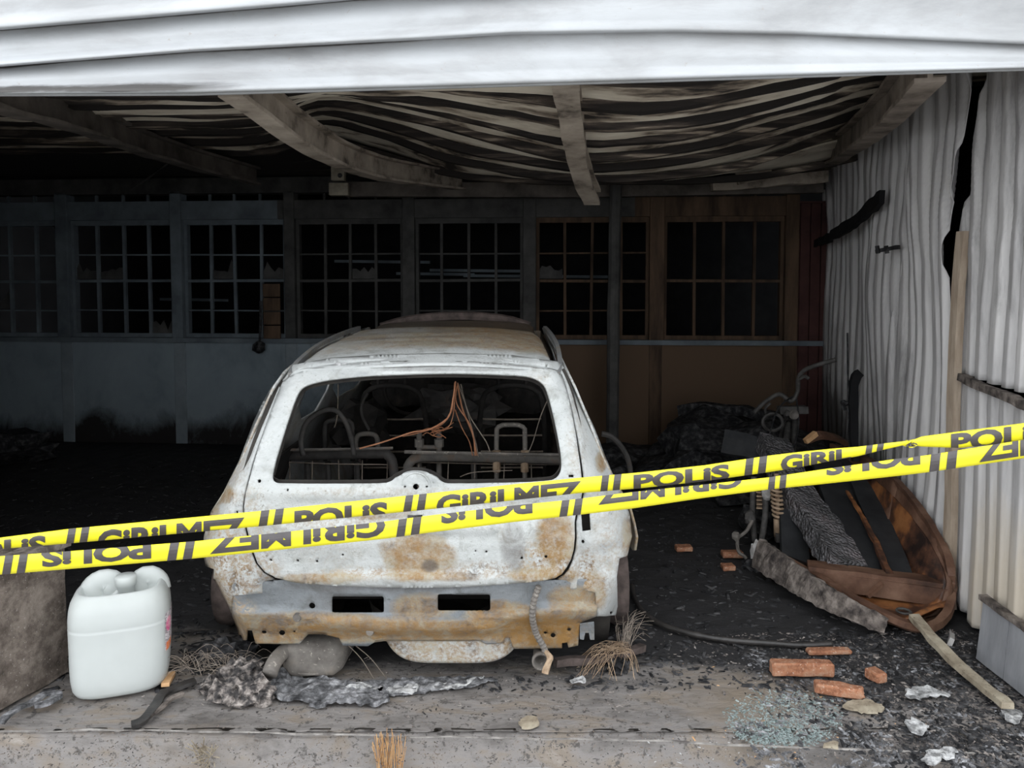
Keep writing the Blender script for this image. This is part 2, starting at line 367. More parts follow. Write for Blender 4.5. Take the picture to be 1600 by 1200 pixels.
MAT['roofsheet'] = sooty('scorched_roof_sheet', [(0.3,(0.46,0.40,0.325)),(0.5,(0.64,0.58,0.48)),(0.75,(0.72,0.67,0.57))], (0.045,0.038,0.034), 3.0, 0.8, (0.16,1.6,1), warm=(0.30,0.22,0.15))
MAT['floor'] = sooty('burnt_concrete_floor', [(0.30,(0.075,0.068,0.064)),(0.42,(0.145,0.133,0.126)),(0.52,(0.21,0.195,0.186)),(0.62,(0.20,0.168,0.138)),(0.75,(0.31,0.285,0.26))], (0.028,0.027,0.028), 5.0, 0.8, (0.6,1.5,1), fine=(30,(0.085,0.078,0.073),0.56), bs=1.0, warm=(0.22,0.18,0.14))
MAT['plaster'] = sooty('sooty_plaster_wall', [(0.3,(0.17,0.205,0.23)),(0.5,(0.26,0.31,0.345)),(0.75,(0.32,0.375,0.41))], (0.025,0.023,0.023), 1.6, 0.9, (1,1,0.6), bs=0.2, warm=(0.13,0.085,0.055))

# ================================================================== SETTING
# ---- floor slab: charred inside, bare stained concrete at the threshold
FX0, FX1, FY0, FY1 = -6.6, 3.4, 2.62, 8.4
def floor_z(x, y):
    k = sm(2.9, 3.6, y)
    z = 0.012*nz((x, y, 0), 2.3)*k + 0.016*k*nz((x, y, 0), 9, 2) + 0.004*nz((x, y, 0), 14, 3)
    return z - 0.012
def floor_pt(u, v):
    x = lerp(FX0, FX1, u); t = v
    y = FY0 + (FY1-FY0)*max(0, (t-0.03)/0.97)**1.35
    if t < 0.012: return (x, FY0+0.012*nz((x,0,0),6), -0.2)
    if t < 0.03: return (x, FY0+0.012*nz((x,0,0),6), -0.03+0.006*nz((x,0,0),9))
    if t < 0.034: return (x, FY0+0.03+0.012*nz((x,0,0),6), floor_z(x, FY0))
    return (x, y, floor_z(x, y))
g = grid(260, 190, floor_pt)
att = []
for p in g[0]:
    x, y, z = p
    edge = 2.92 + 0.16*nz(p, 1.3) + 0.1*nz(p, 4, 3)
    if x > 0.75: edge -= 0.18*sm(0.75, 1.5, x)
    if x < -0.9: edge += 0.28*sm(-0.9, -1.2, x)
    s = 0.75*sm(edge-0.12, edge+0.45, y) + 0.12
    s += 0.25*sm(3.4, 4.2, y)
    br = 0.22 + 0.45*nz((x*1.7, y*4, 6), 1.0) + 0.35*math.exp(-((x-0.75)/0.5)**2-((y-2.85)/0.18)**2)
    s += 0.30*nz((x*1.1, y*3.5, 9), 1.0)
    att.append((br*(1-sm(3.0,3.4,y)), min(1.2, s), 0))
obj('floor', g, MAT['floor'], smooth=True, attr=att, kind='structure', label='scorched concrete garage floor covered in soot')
obj('ground', box((0, -7.2, -0.19), (24, 19.8, 0.1)), MAT['asphalt'], kind='structure', label='worn grey paving outside the threshold')
# narrow cement joint strip across the slab front
jp = resample([G(-200,1139), G(180,1137), G(420,1140), G(700,1147), G(1000,1152), G(1300,1165), G(1700,1175)], 40)
for q in jp: q.z = floor_z(q.x, q.y)+0.0005
obj('trim_1', rough(sweep(jp, rect(0.006, 0.004)), 0.005, 30), MAT['cement'], kind='structure', label='thin pale cement joint across the concrete threshold')

# ---- back wall line
WA, WB = P(0, 500, 7.8), P(1285, 500, 7.2)
def wallpt(px, py, off=0.0):
    d = ray(px, py); o = Vector((0,0,H))
    e = Vector((WB.x-WA.x, WB.y-WA.y)); n = Vector((-e.y, e.x)).normalized()
    t = (n.x*WA.x+n.y*WA.y)/(n.x*d.x+n.y*d.y)
    p = o+d*t; p.x -= n.x*off; p.y -= n.y*off
    return p
SILL, BEAM0, BEAM1, TOPZ = 1.045, 2.20, 2.44, 2.95
wl = wallpt(-130, 500); wr = wallpt(1300, 500)
dirw = (wr-wl); dirw.z = 0; Lw = dirw.length; dirw.normalize(); nw = Vector((-dirw.y, dirw.x, 0))
angw = math.atan2(dirw.y, dirw.x)
def wall_at(s, z, off=0): return Vector((wl.x, wl.y, 0))+dirw*s-nw*off+Vector((0,0,z))
def s_of(px, py=450): return (wallpt(px, py)-Vector((wl.x, wl.y, 0))).dot(dirw)
def wbox(s0, s1, z0, z1, thick, off=0.0):
    c = wall_at((s0+s1)/2, (z0+z1)/2, off); return box(c, (s1-s0, thick, z1-z0), angw)
# plaster parapet
def plast(u, v):
    s = u*Lw; z = v*SILL
    p = wall_at(s, z, 0.06+0.004*nz((s, z, 0), 5)); return p
g = grid(150, 30, plast); att = []
for p in g[0]:
    s = (Vector(p)-Vector((wl.x, wl.y, 0))).dot(dirw); fr = s/Lw
    att.append((1.0*sm(0.48, 0.70, fr), 0.2+0.55*sm(0.5, 0.05, p[2]+0.15*nz(p, 2))+0.35*sm(0.35, 0.55, fr)*(1-sm(0.75,0.85,fr))+sm(0.55,0.7,fr)*(0.12+0.6*nz((s*1.6, p[2]*2.2, 4), 1.0)), 0))
wall_back = obj('wall_back', g, MAT['plaster'], smooth=True, attr=att, kind='structure', label='sooty plaster parapet wall under the window row')
obj('wall_core', wbox(-0.5, Lw+0.5, -0.1, SILL-0.005, 0.08, 0.0), MAT['soot'], wall_back)
obj('sill', wbox(0, Lw, SILL-0.03, SILL+0.015, 0.2, 0.03), MAT['postgrey'], wall_back)
def wmat(px): return 'postgrey' if px < 440 else ('postdark' if px < 900 else 'postbrown')
for (a, b_) in ((-130, 440), (440, 990), (990, 1240)):
    obj('transom_beam', wbox(s_of(a), s_of(b_), BEAM0+0.02, BEAM0+0.20, 0.12, 0.02), MAT[wmat(a+10)], wall_back)
obj('head_beam', wbox(-0.4, Lw+0.4, 2.47, 2.62, 0.16, 0.02), MAT['postdark'], wall_back)
obj('upper_wall', wbox(-0.5, Lw+0.5, 2.6, 3.2, 0.1, 0.0), MAT['soot'], wall_back)
for a, b_, mm in ((98,117,'postgrey'),(275,292,'postgrey'),(450,466,'postdark'),(632,651,'postdark'),(818,838,'postdark'),(1013,1036,'postbrown'),(1222,1243,'postbrown')):
    obj('post', wbox(s_of(a), s_of(b_), SILL-0.02, 2.5, 0.14, 0.03), MAT[mm], wall_back, bevel=0.008)
for k in range(7):
    px = (108, 284, 458, 640, 828, 1024, 1232)[k]
    obj('pilaster', wbox(s_of(px)-0.06, s_of(px)+0.06, 0, SILL-0.03, 0.02, 0.062), MAT[('pilgrey' if px < 500 else ('postdark' if px < 900 else 'postbrown'))], wall_back, bevel=0.006)
bays = [(-130,98),(117,275),(292,450),(466,632),(651,818),(838,1013),(1036,1222)]
def bar(s0, z0, s1, z1, wd): return sweep([wall_at(s0, z0, 0.01), wall_at(s1, z1, 0.01)], rect(wd, wd*1.4), up=(0.02,0.99,0.1))
for k, (a, b_) in enumerate(bays):
    s0, s1 = s_of(a), s_of(b_); mm = MAT[wmat((a+b_)/2)]
    wn = obj('window_%d' % (k+1), join(wbox(s0, s1, SILL+0.015, SILL+0.055, 0.07), wbox(s0, s1, BEAM0-0.03, BEAM0+0.02, 0.07), wbox(s0, s0+0.03, SILL+0.05, BEAM0-0.03, 0.07), wbox(s1-0.03, s1, SILL+0.05, BEAM0-0.03, 0.07)), mm, kind='structure',
             label='burnt-out multi-pane window, bay %s' % ('at the dark end of the wall','between the first two grey posts','left of the plank panel','above the car roof, left half','above the car roof, right half','behind the free steel pole','between the two brown posts')[k])
    nv = 3 if k else 5
    for i in range(nv):
        s = lerp(s0, s1, (i+1)/(nv+1))+R.uniform(-0.015,0.015)
        obj('muntin', bar(s, SILL+0.05, s+R.uniform(-0.012,0.012), BEAM0-0.02, 0.026), mm, wn)
        obj('muntin', bar(s, BEAM0+0.2, s, 2.48, 0.022), mm, wn)
    for z, wd in ((1.62, 0.026), (1.88, 0.016), (1.33, 0.014)):
        if k == 6 and z != 1.62: continue
        obj('muntin', bar(s0, z, s1, z+R.uniform(-0.01,0.01), wd), mm, wn)
    # sooty glass left in a few panes
    shards = {0: [(2,1),(3,1)], 1: [(0,2),(3,0),(1,2)], 2: [(1,2),(3,2)], 3: [(2,2)], 5: [(0,2)]}.get(k, [])
    for (ci, ri) in shards:
        sa, sb = lerp(s0, s1, ci/(nv+1))+0.015, lerp(s0, s1, (ci+1)/(nv+1))-0.015
        za, zb = ((1.06,1.33),(1.34,1.61),(1.64,1.87))[ri]
        n = 7; vv = []
        for i in range(n):
            t = i/(n-1); h = za+(zb-za)*(0.25+0.6*abs(nz((t*3+ci, k, ri), 1.7))+0.3*R.random()*(i % 2))
            vv += [tuple(wall_at(lerp(sa, sb, t), za, 0)), tuple(wall_at(lerp(sa, sb, t), min(h, zb), 0))]
        obj('pane', (vv, [(2*i, 2*i+2, 2*i+3, 2*i+1) for i in range(n-1)]), MAT['postdark'], wn, solid=0.004, label='jagged sooty glass remnant')
# dark room behind the windows
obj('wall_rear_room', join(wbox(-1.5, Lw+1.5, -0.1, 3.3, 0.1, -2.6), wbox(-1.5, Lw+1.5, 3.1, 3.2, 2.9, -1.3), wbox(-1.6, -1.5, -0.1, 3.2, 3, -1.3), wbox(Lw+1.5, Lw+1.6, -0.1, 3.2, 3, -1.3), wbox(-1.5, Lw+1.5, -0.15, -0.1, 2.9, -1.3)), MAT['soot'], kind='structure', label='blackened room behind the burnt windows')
rr = [(580,720,424),(640,820,418),(470,640,402),(160,280,470),(700,960,428)]
for i, (a, b_, y) in enumerate(rr):
    p0, p1 = wallpt(a, y, -1.1), wallpt(b_, y+2, -1.1)
    obj('shelf_rail', sweep([p0, p1], rect(0.03, 0.03)), MAT['postgrey'], ORG and bpy.data.objects['wall_rear_room'])
# door leaf in the right corner
sd0, sd1 = s_of(1244), s_of(1292)
door = obj('door_1', wbox(sd0, sd1, 0, 2.35, 0.05, 0.05), MAT['redpaint'], kind='structure', label='dark red-brown plank door in the far right corner')
for i in range(3):
    a = lerp(sd0, sd1, i/3)
    obj('plank', wbox(a+0.004, lerp(sd0, sd1, (i+1)/3)-0.004, 0.02, 2.33, 0.025, 0.085), MAT['redpaint'], door, bevel=0.004)

# ---- left walls (outside the picture, close the room)
obj('wall_left', box((-6.6, 5.6, 1.4), (0.15, 6.2, 3.4)), MAT['soot'], kind='structure', label='blackened side wall')
obj('wall_front', box((-4.55, 2.78, 1.4), (4.4, 0.16, 3.2)), MAT['concrete'], kind='structure', label='front wall left of the opening')

obj('wall_front_right', box((3.55, 2.52, 1.4), (3.06, 0.14, 3.2)), MAT['concrete'], kind='structure', label='front wall right of the opening')

# ---- right corrugated wall
def XW(y): return 2.1+0.218*(y-3.3)
def Yof(px): return 1657.0/(px-800-261.6)
wall_right = obj('wall_right', ([(XW(y)+0.35, y, z) for y in (2.6, 8.0) for z in (-0.15, 3.3)], [(0,2,3,1)]), MAT['soot'], solid=0.08, kind='structure', label='dark backing behind the corrugated metal wall')
def corr_sheet(name, yl, yr, z0, z1, pitch, amp, buck, att_fn, lab, off=0.0, nu=140, nv=70, seed=0, jag=0.0):
    """yl(z), yr(z): far and near edges; vertical ribs, heat buckled"""
    def fn(u, v):
        zb = z0 + (jag*abs(nz((u*6, seed, 0), 1.0)) if jag else 0)
        z = lerp(zb, z1, v)
        y = lerp(yl(z), yr(z), u)
        q = ((y+0.055*nz((y*2.6, 0.3*z, seed+11), 1.0))/pitch) % 1.0
        prof = sm(0.0, 0.14, q)-sm(0.5, 0.64, q)
        bk = buck*(nz((y*1.1, z*0.9, seed), 1.0)+0.5*nz((y*3, z*1.2, seed), 1.0))*min(1, 4*u*(1-u)+0.35)
        bk += 0.012*nz((y*9, z*4.5, seed+3), 1.0)*sm(1.2, 1.9, z)
        return (XW(y)-off-amp*prof+bk, y, z)
    g = grid(nu, nv, fn)
    return obj(name, g, MAT['corr'], wall_right, smooth=True, attr=[att_fn(p) for p in g[0]], solid=0.003, label=lab)
def a_far(p):
    x, y, z = p
    s = 0.14+0.30*sm(5.4, 7.4, y)+0.30*math.exp(-((y-4.5)/0.22)**2)*sm(2.1, 1.2, z)*0.7+0.35*sm(0.9, 0.2, z)*sm(4.2, 5, y)
    s += 0.16*sm(1.6, 0.9, z)*sm(3.9, 4.6, y)
    return (0.28*sm(1.0,1.8,z)*sm(5.6,4.6,y), s, 0)
def a_near(p):
    x, y, z = p
    return (0.1+0.75*sm(1.0, 0.3, z)*sm(3.7,3.3,y), 0.12+0.25*sm(0.8, 1.6, z), 0)
corr_sheet('corrugated_sheet', lambda z: 7.35, lambda z: 5.55, 0.0, 2.9, 0.20, 0.035, 0.05, a_far, 'soot-darkened far corrugated sheet', 0.0, 110, 60, 1)
corr_sheet('corrugated_sheet', lambda z: 5.6, lambda z: 4.55+0.12*math.sin(z*2), 0.0, 2.9, 0.165, 0.035, 0.06, a_far, 'grey corrugated sheet with soot streaks', 0.03, 110, 70, 2)
tab_edge = [(-0.1,3.76),(0.3,3.75),(1.07,3.72),(1.60,3.76),(1.74,3.79),(2.1,3.66),(2.56,3.54),(3.0,3.42)]
corr_sheet('corrugated_sheet', lambda z: 4.62+0.12*math.sin(z*2), lambda z: interp(tab_edge, z), 0.02, 2.95, 0.15, 0.032, 0.07, a_far, 'pinkish grey buckled corrugated sheet beside the slit', 0.06, 120, 90, 3)
tab_near = [(-0.1,3.68),(1.0,3.68),(1.74,3.76),(2.1,3.645),(2.56,3.515),(3.0,3.40)]
corr_sheet('corrugated_sheet', lambda z: interp(tab_near, z), lambda z: 2.56, 1.14, 3.0, 0.135, 0.03, 0.03, a_near, 'pale corrugated sheet above the split batten', 0.0, 170, 60, 4)
corr_sheet('corrugated_sheet', lambda z: interp(tab_near, z)+0.0, lambda z: 2.56, 0.02, 1.10, 0.135, 0.03, 0.03, a_near, 'cream corrugated sheet under the split batten', 0.01, 170, 50, 5, 0.05)
def wp(y, z, off=0.0): return Vector((XW(y)-off, y, z))
obj('post', rough(sweep(resample([wp(3.66,0.0,0.05), wp(3.665,0.9,0.06), wp(3.68,1.4,0.05), wp(3.66,1.82,0.04)], 14), rect(0.035,0.06), up=(0,1,0)), 0.006, 6), MAT['tanpost'], wall_right, label='tan timber post at the slit')
obj('batten', rough(sweep(resample([wp(3.60,1.13,0.05), wp(3.2,1.115,0.055), wp(2.58,1.095,0.05)], 20), rect(0.03,0.035)), 0.008, 9), MAT['ashwood'], wall_right, label='split brown batten')

# solid black strip standing in for a dark tear, and fixings on the wall
pts = [wp(6.9,1.86,0.06), wp(6.0,1.93,0.09), wp(5.5,1.98,0.10), wp(5.2,2.06,0.11), wp(4.9,2.08,0.115), wp(4.62,2.13,0.12)]
obj('tear_strip', rough(sweep(resample([P(1283,383,6.9)-Vector((.05,0,0)), P(1330,360,5.75)-Vector((.08,0,0)), P(1365,338,5.25)-Vector((.08,0,0)), P(1402,308,4.75)-Vector((.09,0,0))], 24), rect(0.03, 0.085), scale=[0.7+0.02*i for i in range(24)]), 0.02, 7), MAT['soot'], label='black strip slanting up the corrugated wall, standing in for a dark tear', cat='black strip')
pb = thing('pipe_clamp', P(1422,390,4.55)-Vector((.12,0,0)), 'small black bolted clamp on the corrugated wall', 'clamp')
for dx in (-8, 6):
    obj('bolt', sweep([P(1418+dx, 384, 4.55)-Vector((.15,0,0)), P(1420+dx, 396, 4.55)-Vector((.15,0,0))], circ(0.012, 6)), MAT['char'], pb)
obj('strap', rough(sweep(resample([P(1403,393,4.6)-Vector((.13,0,0)), P(1420,390,4.55)-Vector((.145,0,0)), P(1440,386,4.45)-Vector((.13,0,0))], 8), rect(0.02, 0.022)), 0.004, 20), MAT['char'], pb)
hb = thing('hanging_bracket', P(1365,720,4.75)-Vector((.14,0,0)), 'black burnt bracket strip hanging on the corrugated wall', 'bracket')
obj('strip', rough(sweep(resample([P(1371,582,4.85)-Vector((.12,0,0)), P(1366,600,4.82)-Vector((.13,0,0)), P(1368,650,4.8)-Vector((.14,0,0)), P(1372,720,4.75)-Vector((.14,0,0))], 14), rect(0.05, 0.03), up=(0,1,0)), 0.012, 9), MAT['soot'], hb)
obj('hook', tube([P(1352,640,4.85)-Vector((.13,0,0)), P(1356,628,4.83)-Vector((.16,0,0)), P(1364,632,4.8)-Vector((.16,0,0))], 0.014, 6, 8), MAT['char'], hb)
obj('wire', tube([P(1356,520,4.85)-Vector((.13,0,0)), P(1357,600,4.83)-Vector((.13,0,0)), P(1360,720,4.8)-Vector((.13,0,0))], 0.006, 5, 10), MAT['char'], hb)

# ---- ceiling: sagging burnt roof
CX = [-200, 200, 400, 500, 600, 700, 800, 900, 1000, 1100, 1200, 1300, 1400]
CUR = [(3.05, [128,134,138,138,135,132,130,132,138,136,116,105,98]), (3.35, [150,158,156,142,140,145,157,170,178,166,145,126,106]), (3.65, [168,172,168,146,158,167,185,207,208,196,172,145,122]),
       (4.0, [182,184,182,148,163,186,210,230,228,214,187,160,134]), (4.4, [198,200,196,168,182,208,233,254,250,234,208,180,152]), (4.8, [212,214,210,182,203,235,254,268,266,252,230,199,170]),
       (5.3, [226,228,228,196,220,256,275,286,286,276,254,217,188]), (5.9, [240,242,246,225,248,278,287,290,290,288,280,262,240])]
def curve_pts(k, dz=0.0, n=60):
    Y, ys = CUR[k]
    pts = [P(x, y, Y)+Vector((0,0,dz)) for x, y in zip(CX, ys)]
    pts = [Vector((-6.5, Y, pts[0].z+0.05))]+pts+[Vector((3.3, Y, pts[-1].z+0.1))]
    return resample(pts, n)
rows = []
base = [curve_pts(k, 0.075, 90) for k in range(len(CUR))]
rows.append([Vector((p.x, 2.66, 2.62)) for p in base[0]])
for k in range(len(base)-1):
    for s in range(12):
        t = s/12
        row = []
        for a, b_ in zip(base[k], base[k+1]):
            q = a.lerp(b_, t); q.z += 0.010*math.sin(t*6*math.pi) + 0.014*nz(q, 1.6, 2) + 0.006*nz(q, 6, 4)
            row.append(q)
        rows.append(row)
rows.append([Vector((p.x, p.y, p.z)) for p in base[-1]])
rows.append([Vector((p.x, 7.2, 2.62)) for p in base[-1]])
rows.append([Vector((p.x, 8.4, 2.7)) for p in base[-1]])
nu = 90
gv = [tuple(p) for r_ in rows for p in r_]
gf = [(j*nu+i, j*nu+i+1, (j+1)*nu+i+1, (j+1)*nu+i) for j in range(len(rows)-1) for i in range(nu-1)]
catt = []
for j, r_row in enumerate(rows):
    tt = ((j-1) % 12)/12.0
    band_shade = 0.75*math.exp(-(tt/0.16)**2)+0.9*math.exp(-((1-tt)/0.2)**2)  # sheet shadows along each purlin row, painted into the colour
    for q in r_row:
        sx = band_shade*(0.6+0.5*nz((q.x*0.5, q.y*1.5, 3), 1.0))-0.12+0.22*nz((q.x*0.4, q.y*1.5, 0), 1.0)
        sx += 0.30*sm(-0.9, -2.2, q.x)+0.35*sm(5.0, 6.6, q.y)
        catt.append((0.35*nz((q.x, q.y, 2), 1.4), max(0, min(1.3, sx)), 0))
ceiling = obj('ceiling', (gv, gf), MAT['roofsheet'], attr=catt, smooth=True, solid=0.01, kind='structure', label='sagging burnt sheet roof seen from below')
for k in range(len(CUR)):
    p = curve_pts(k, 0.03, 90)
    for q in p: q.z += 0.012*nz(q, 2.0, k); q.y += 0.04*nz(q, 1.2, k+20)
    obj('purlin', rough(sweep(p, rect(0.07, 0.045)), 0.006, 9, k), MAT['purlin'], ceiling)
    if k < len(CUR)-1:
        p2 = curve_pts(k, 0.055, 90); p3 = curve_pts(k+1, 0.055, 90)
        pm = [a.lerp(b_, 0.48) for a, b_ in zip(p2, p3)]
        for q in pm: q.z += -0.004+0.010*nz(q, 2.0, k+40); q.y += 0.04*nz(q, 1.2, k+30)
        obj('purlin', rough(sweep(pm, rect(0.20 if k < 3 else 0.14, 0.014), up=(0, 0.22, 1)), 0.007, 9, k+7), MAT['lath'], ceiling, label='flat burnt lath')
def rafter(pts, poly, mm, n=24, amp=0.008, lab=None):
    return obj('rafter', rough(sweep(resample([P(*q) for q in pts], n), poly), amp, 4), MAT[mm], ceiling, label=lab)
rafter([(360,118,2.8),(400,150,3.05),(470,205,3.7),(545,247,4.5),(620,268,5.3),(720,282,6.3)], ibeam(0.09,0.145,0.016), 'rafter', lab='bent pale steel rafter')
rafter([(-60,120,2.8),(20,152,3.1),(130,186,3.8),(260,236,5.0),(400,275,6.3)], ibeam(0.09,0.14,0.018), 'rafterdk')
rafter([(884,110,2.8),(888,150,3.15),(897,210,3.7),(908,265,4.3),(925,308,4.8)], ibeam(0.10,0.10,0.018), 'rafter', lab='hanging bent rafter end')
rafter([(1455,90,2.8),(1430,120,3.05),(1390,165,3.6),(1345,207,4.5),(1292,245,6.2)], ibeam(0.10,0.17,0.018), 'raftermid', lab='scorched rafter along the right wall')
obj('tie_beam', rough(sweep([P(540,296,6.95), P(900,297,6.9), P(1285,290,6.8)], rect(0.08,0.13)), 0.01, 3), MAT['rafterdk'], ceiling)
obj('pale_timber', rough(sweep(resample([P(1112,290,6.5), P(1200,284,6.5), P(1292,276,6.5)], 12), rect(0.08,0.09)), 0.014, 6), MAT['rafter'], ceiling, label='pale scorched timber end')
obj('fallen_board', rough(sweep([P(1150,278,6.3), P(1205,266,6.3)], rect(0.03,0.12)), 0.01, 6), MAT['rafter'], ceiling)
obj('cable', tube([P(196,303,6.4), P(235,276,6.2), P(275,246,5.9)], 0.008, 5, 10), MAT['postdark'], ceiling)

# ---- white buckled fascia over the opening
L1 = [(-400,75),(0,46),(440,9),(560,-2),(900,-18),(1600,-20),(2100,-10)]
L2 = [(-400,118),(0,104),(300,80),(650,62),(800,53),(1050,49),(1250,53),(1600,69),(2100,85)]
LB = [(-400,146),(0,147),(300,146),(700,135),(1000,126),(1600,107),(2100,92)]
L0 = [(-400,0),(0,-40),(600,-85),(2100,-85)]
FY = 2.62
def band(t):  # 0 just below a line (set back) .. 1 at the lip (proud)
    return 0.035*(1-sm(0.0, 0.10, t))*0+0.030*(1-sm(0.05, 0.55, t))-0.022*sm(0.72, 0.93, t)+0.04*sm(0.965, 1.0, t)
def fas(u, v):
    px = lerp(-420, 2050, u); a, b_, c, d = (interp(t, px) for t in (L0, L1, L2, LB))
    k = v*3
    if k < 1: py = lerp(a, b_, k); t = k
    elif k < 2: py = lerp(b_, c, k-1); t = k-1
    else: py = lerp(c, d, min(1, k-2)); t = k-2
    fade = 1.0
    if k < 1 or k < 2: fade = 1-0.75*sm(700, 1100, px)*(1 if k < 2 else 0)
    Y = FY+band(min(t, 1))*fade*(1.3-0.3*sm(200,900,px))+0.012*nz((px/260, py/60, 0), 1.0)+0.05*nz((px/700, 0, 2), 1.0)
    return P(px, py, Y)
g = grid(240, 110, fas)
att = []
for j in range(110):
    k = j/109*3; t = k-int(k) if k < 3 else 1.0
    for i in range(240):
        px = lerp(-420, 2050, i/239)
        shade_soot = 0.85*math.exp(-(t/0.07)**2)*(1 if k > 0.9 else 0.2)*(1-0.75*sm(500, 1000, px))  # shadow just beneath each ridge line, painted as darker colour
        if k > 2: shade_soot += 0.75*sm(0.55, 0.85, t)*(1-sm(0.93, 0.97, t))*(1-sm(150, 620, px))+0.5*math.exp(-(t/0.3)**2)*sm(120,-20,px)
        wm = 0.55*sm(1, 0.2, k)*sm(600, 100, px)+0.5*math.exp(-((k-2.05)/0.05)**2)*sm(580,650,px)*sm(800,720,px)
        att.append((wm, shade_soot, 0))
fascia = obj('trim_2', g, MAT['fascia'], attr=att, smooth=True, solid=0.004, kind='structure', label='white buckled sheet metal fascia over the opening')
lp = [P(px, interp(LB, px)-1.5, FY+0.012+0.012*nz((px/260, interp(LB, px)/60, 0), 1.0)+0.05*nz((px/700, 0, 2), 1.0)) for px in range(-420, 2051, 20)]
obj('rolled_lip', sweep(lp, circ(0.011, 10)), MAT['fascia'], fascia, smooth=True, attr=[(0,0.05,0)]*(10*len(lp)))

# ---- low concrete stub on the left of the opening
def stub(u, v):
    pass
v = []
c0 = G(107,1050); c1 = G(-30,1127)
sv, sf = [], []
def stubpt(a, z, d):   # a along the visible face, d depth to the left
    p = c0.lerp(c1, a); return Vector((p.x-d, p.y, z))
n1, n2 = 26, 24
g1 = grid(n1, n2, lambda u, v: stubpt(u, v*0.52, 0.0)+Vector((-0.01*sm(0.9,1,v),0,0)))
g2 = grid(n1, 20, lambda u, v: stubpt(u, 0.52, v*0.8+0.008))
g3 = grid(20, n2, lambda u, v: stubpt(0, v*0.52, u*0.8))
g4 = grid(20, n2, lambda u, v: stubpt(1, v*0.52, u*0.8))
stub = obj('trim_3', rough(join(g1, g2, g3, g4), 0.012, 9), MAT['concrete'], kind='structure', smooth=False, label='low rough concrete stub wall beside the white jerrycan')
obj('coping', rough(sweep(resample([stubpt(-0.02,0.535,0.02), stubpt(0.5,0.53,0.02), stubpt(1,0.52,0.02)], 14), rect(0.1,0.03)), 0.012, 9), MAT['ashwood'], stub)

# ================================================================== BURNT CAR
XC = -0.36
car = thing('burnt_car', (XC, 4.6, 0.0), 'burnt-out white estate car shell with empty tailgate window', 'car')
PROF = [(0.0,2.97),(0.2,2.92),(0.30,2.87),(0.46,2.835),(0.60,2.82),(0.78,2.845),(0.85,2.87),(1.2,3.06),(1.24,3.10),(1.30,3.30),(1.4,3.6)]
HWT = [(0.0,0.76),(0.2,0.77),(0.3,0.79),(0.45,0.855),(0.55,0.865),(0.66,0.838),(0.734,0.79),(0.857,0.73),(1.0,0.68),(1.14,0.622),(1.21,0.585),(1.30,0.545),(1.36,0.52)]
def relief_none(px, py): return 0.0
def rrect(x0, y0, x1, y1, r=3):
    o = []
    for cx, cy, a0 in ((x1-r, y0+r, -90), (x1-r, y1-r, 0), (x0+r, y1-r, 90), (x0+r, y0+r, 180)):
        o += [(cx+r*math.cos(math.radians(a0+t)), cy+r*math.sin(math.radians(a0+t))) for t in (0, 45, 90)]
    return o
def rear(px, py, rel=0.0):
    Y = 2.9
    for _ in range(14):
        p = P(px, py, Y); x = abs(p.x-XC); u = min(1.15, x/interp(HWT, p.z))
        t = interp(PROF, p.z)+0.05*u*u+0.16*max(0, (u-0.86)/0.14)**2
        Y = 0.5*Y+0.5*t
    return P(px, py, Y+rel)
def blobs(lst):
    def f(px, py):
        c = [0.0, 0.0, 0.0]
        for (cx, cy, rx, ry, ch, amt) in lst:
            d = math.hypot((px-cx)/rx, (py-cy)/ry)
            if d < 1.6: c[ch] = max(c[ch], amt*(1-sm(0.55, 1.35, d)))
        return tuple(c)
    return f
r_, g_, b_s = 0, 1, 2
REARP = blobs([(390,820,40,60,b_s,0.55),(440,900,60,14,g_,0.45),(330,860,16,50,r_,0.5),(600,770,160,8,b_s,0.35),(520,850,60,40,b_s,0.18),(760,890,60,14,b_s,0.7),(600,895,120,10,b_s,0.8),(900,700,16,60,b_s,0.35),(455,600,25,20,g_,0.35),(865,600,20,20,g_,0.3),(420,690,12,60,g_,0.25),(655,868,62,42,r_,1.0),(672,884,16,13,g_,0.8),(650,850,70,14,g_,0.35),(802,850,24,50,g_,0.62),(795,830,26,30,r_,0.4),(866,838,34,48,r_,1.0),(855,870,45,30,b_s,1.0),(850,897,70,14,r_,0.8),(850,890,60,16,b_s,1.0),
    (500,903,70,9,r_,0.85),(680,901,90,9,r_,0.85),(590,800,75,16,r_,0.65),(520,812,90,18,b_s,0.55),(352,885,58,80,b_s,1.0),(400,890,40,40,b_s,0.8),(348,935,28,50,r_,0.62),(362,700,26,70,b_s,0.75),(348,772,24,16,r_,0.95),(332,800,14,30,r_,0.75),
    (938,722,9,18,r_,1.1),(918,890,16,34,b_s,1.0),(928,920,22,36,r_,0.85),(875,925,55,22,r_,0.6),(980,840,12,40,r_,0.7),(950,870,25,60,b_s,0.45),(945,800,30,40,b_s,0.3),(700,575,150,10,g_,0.65),(560,572,60,7,g_,0.4),(480,640,30,50,b_s,0.15),(840,600,20,20,b_s,0.3),(640,790,60,6,r_,0.6),(770,790,60,20,b_s,0.35),(420,830,30,20,b_s,0.3),(900,660,14,60,b_s,0.25)])
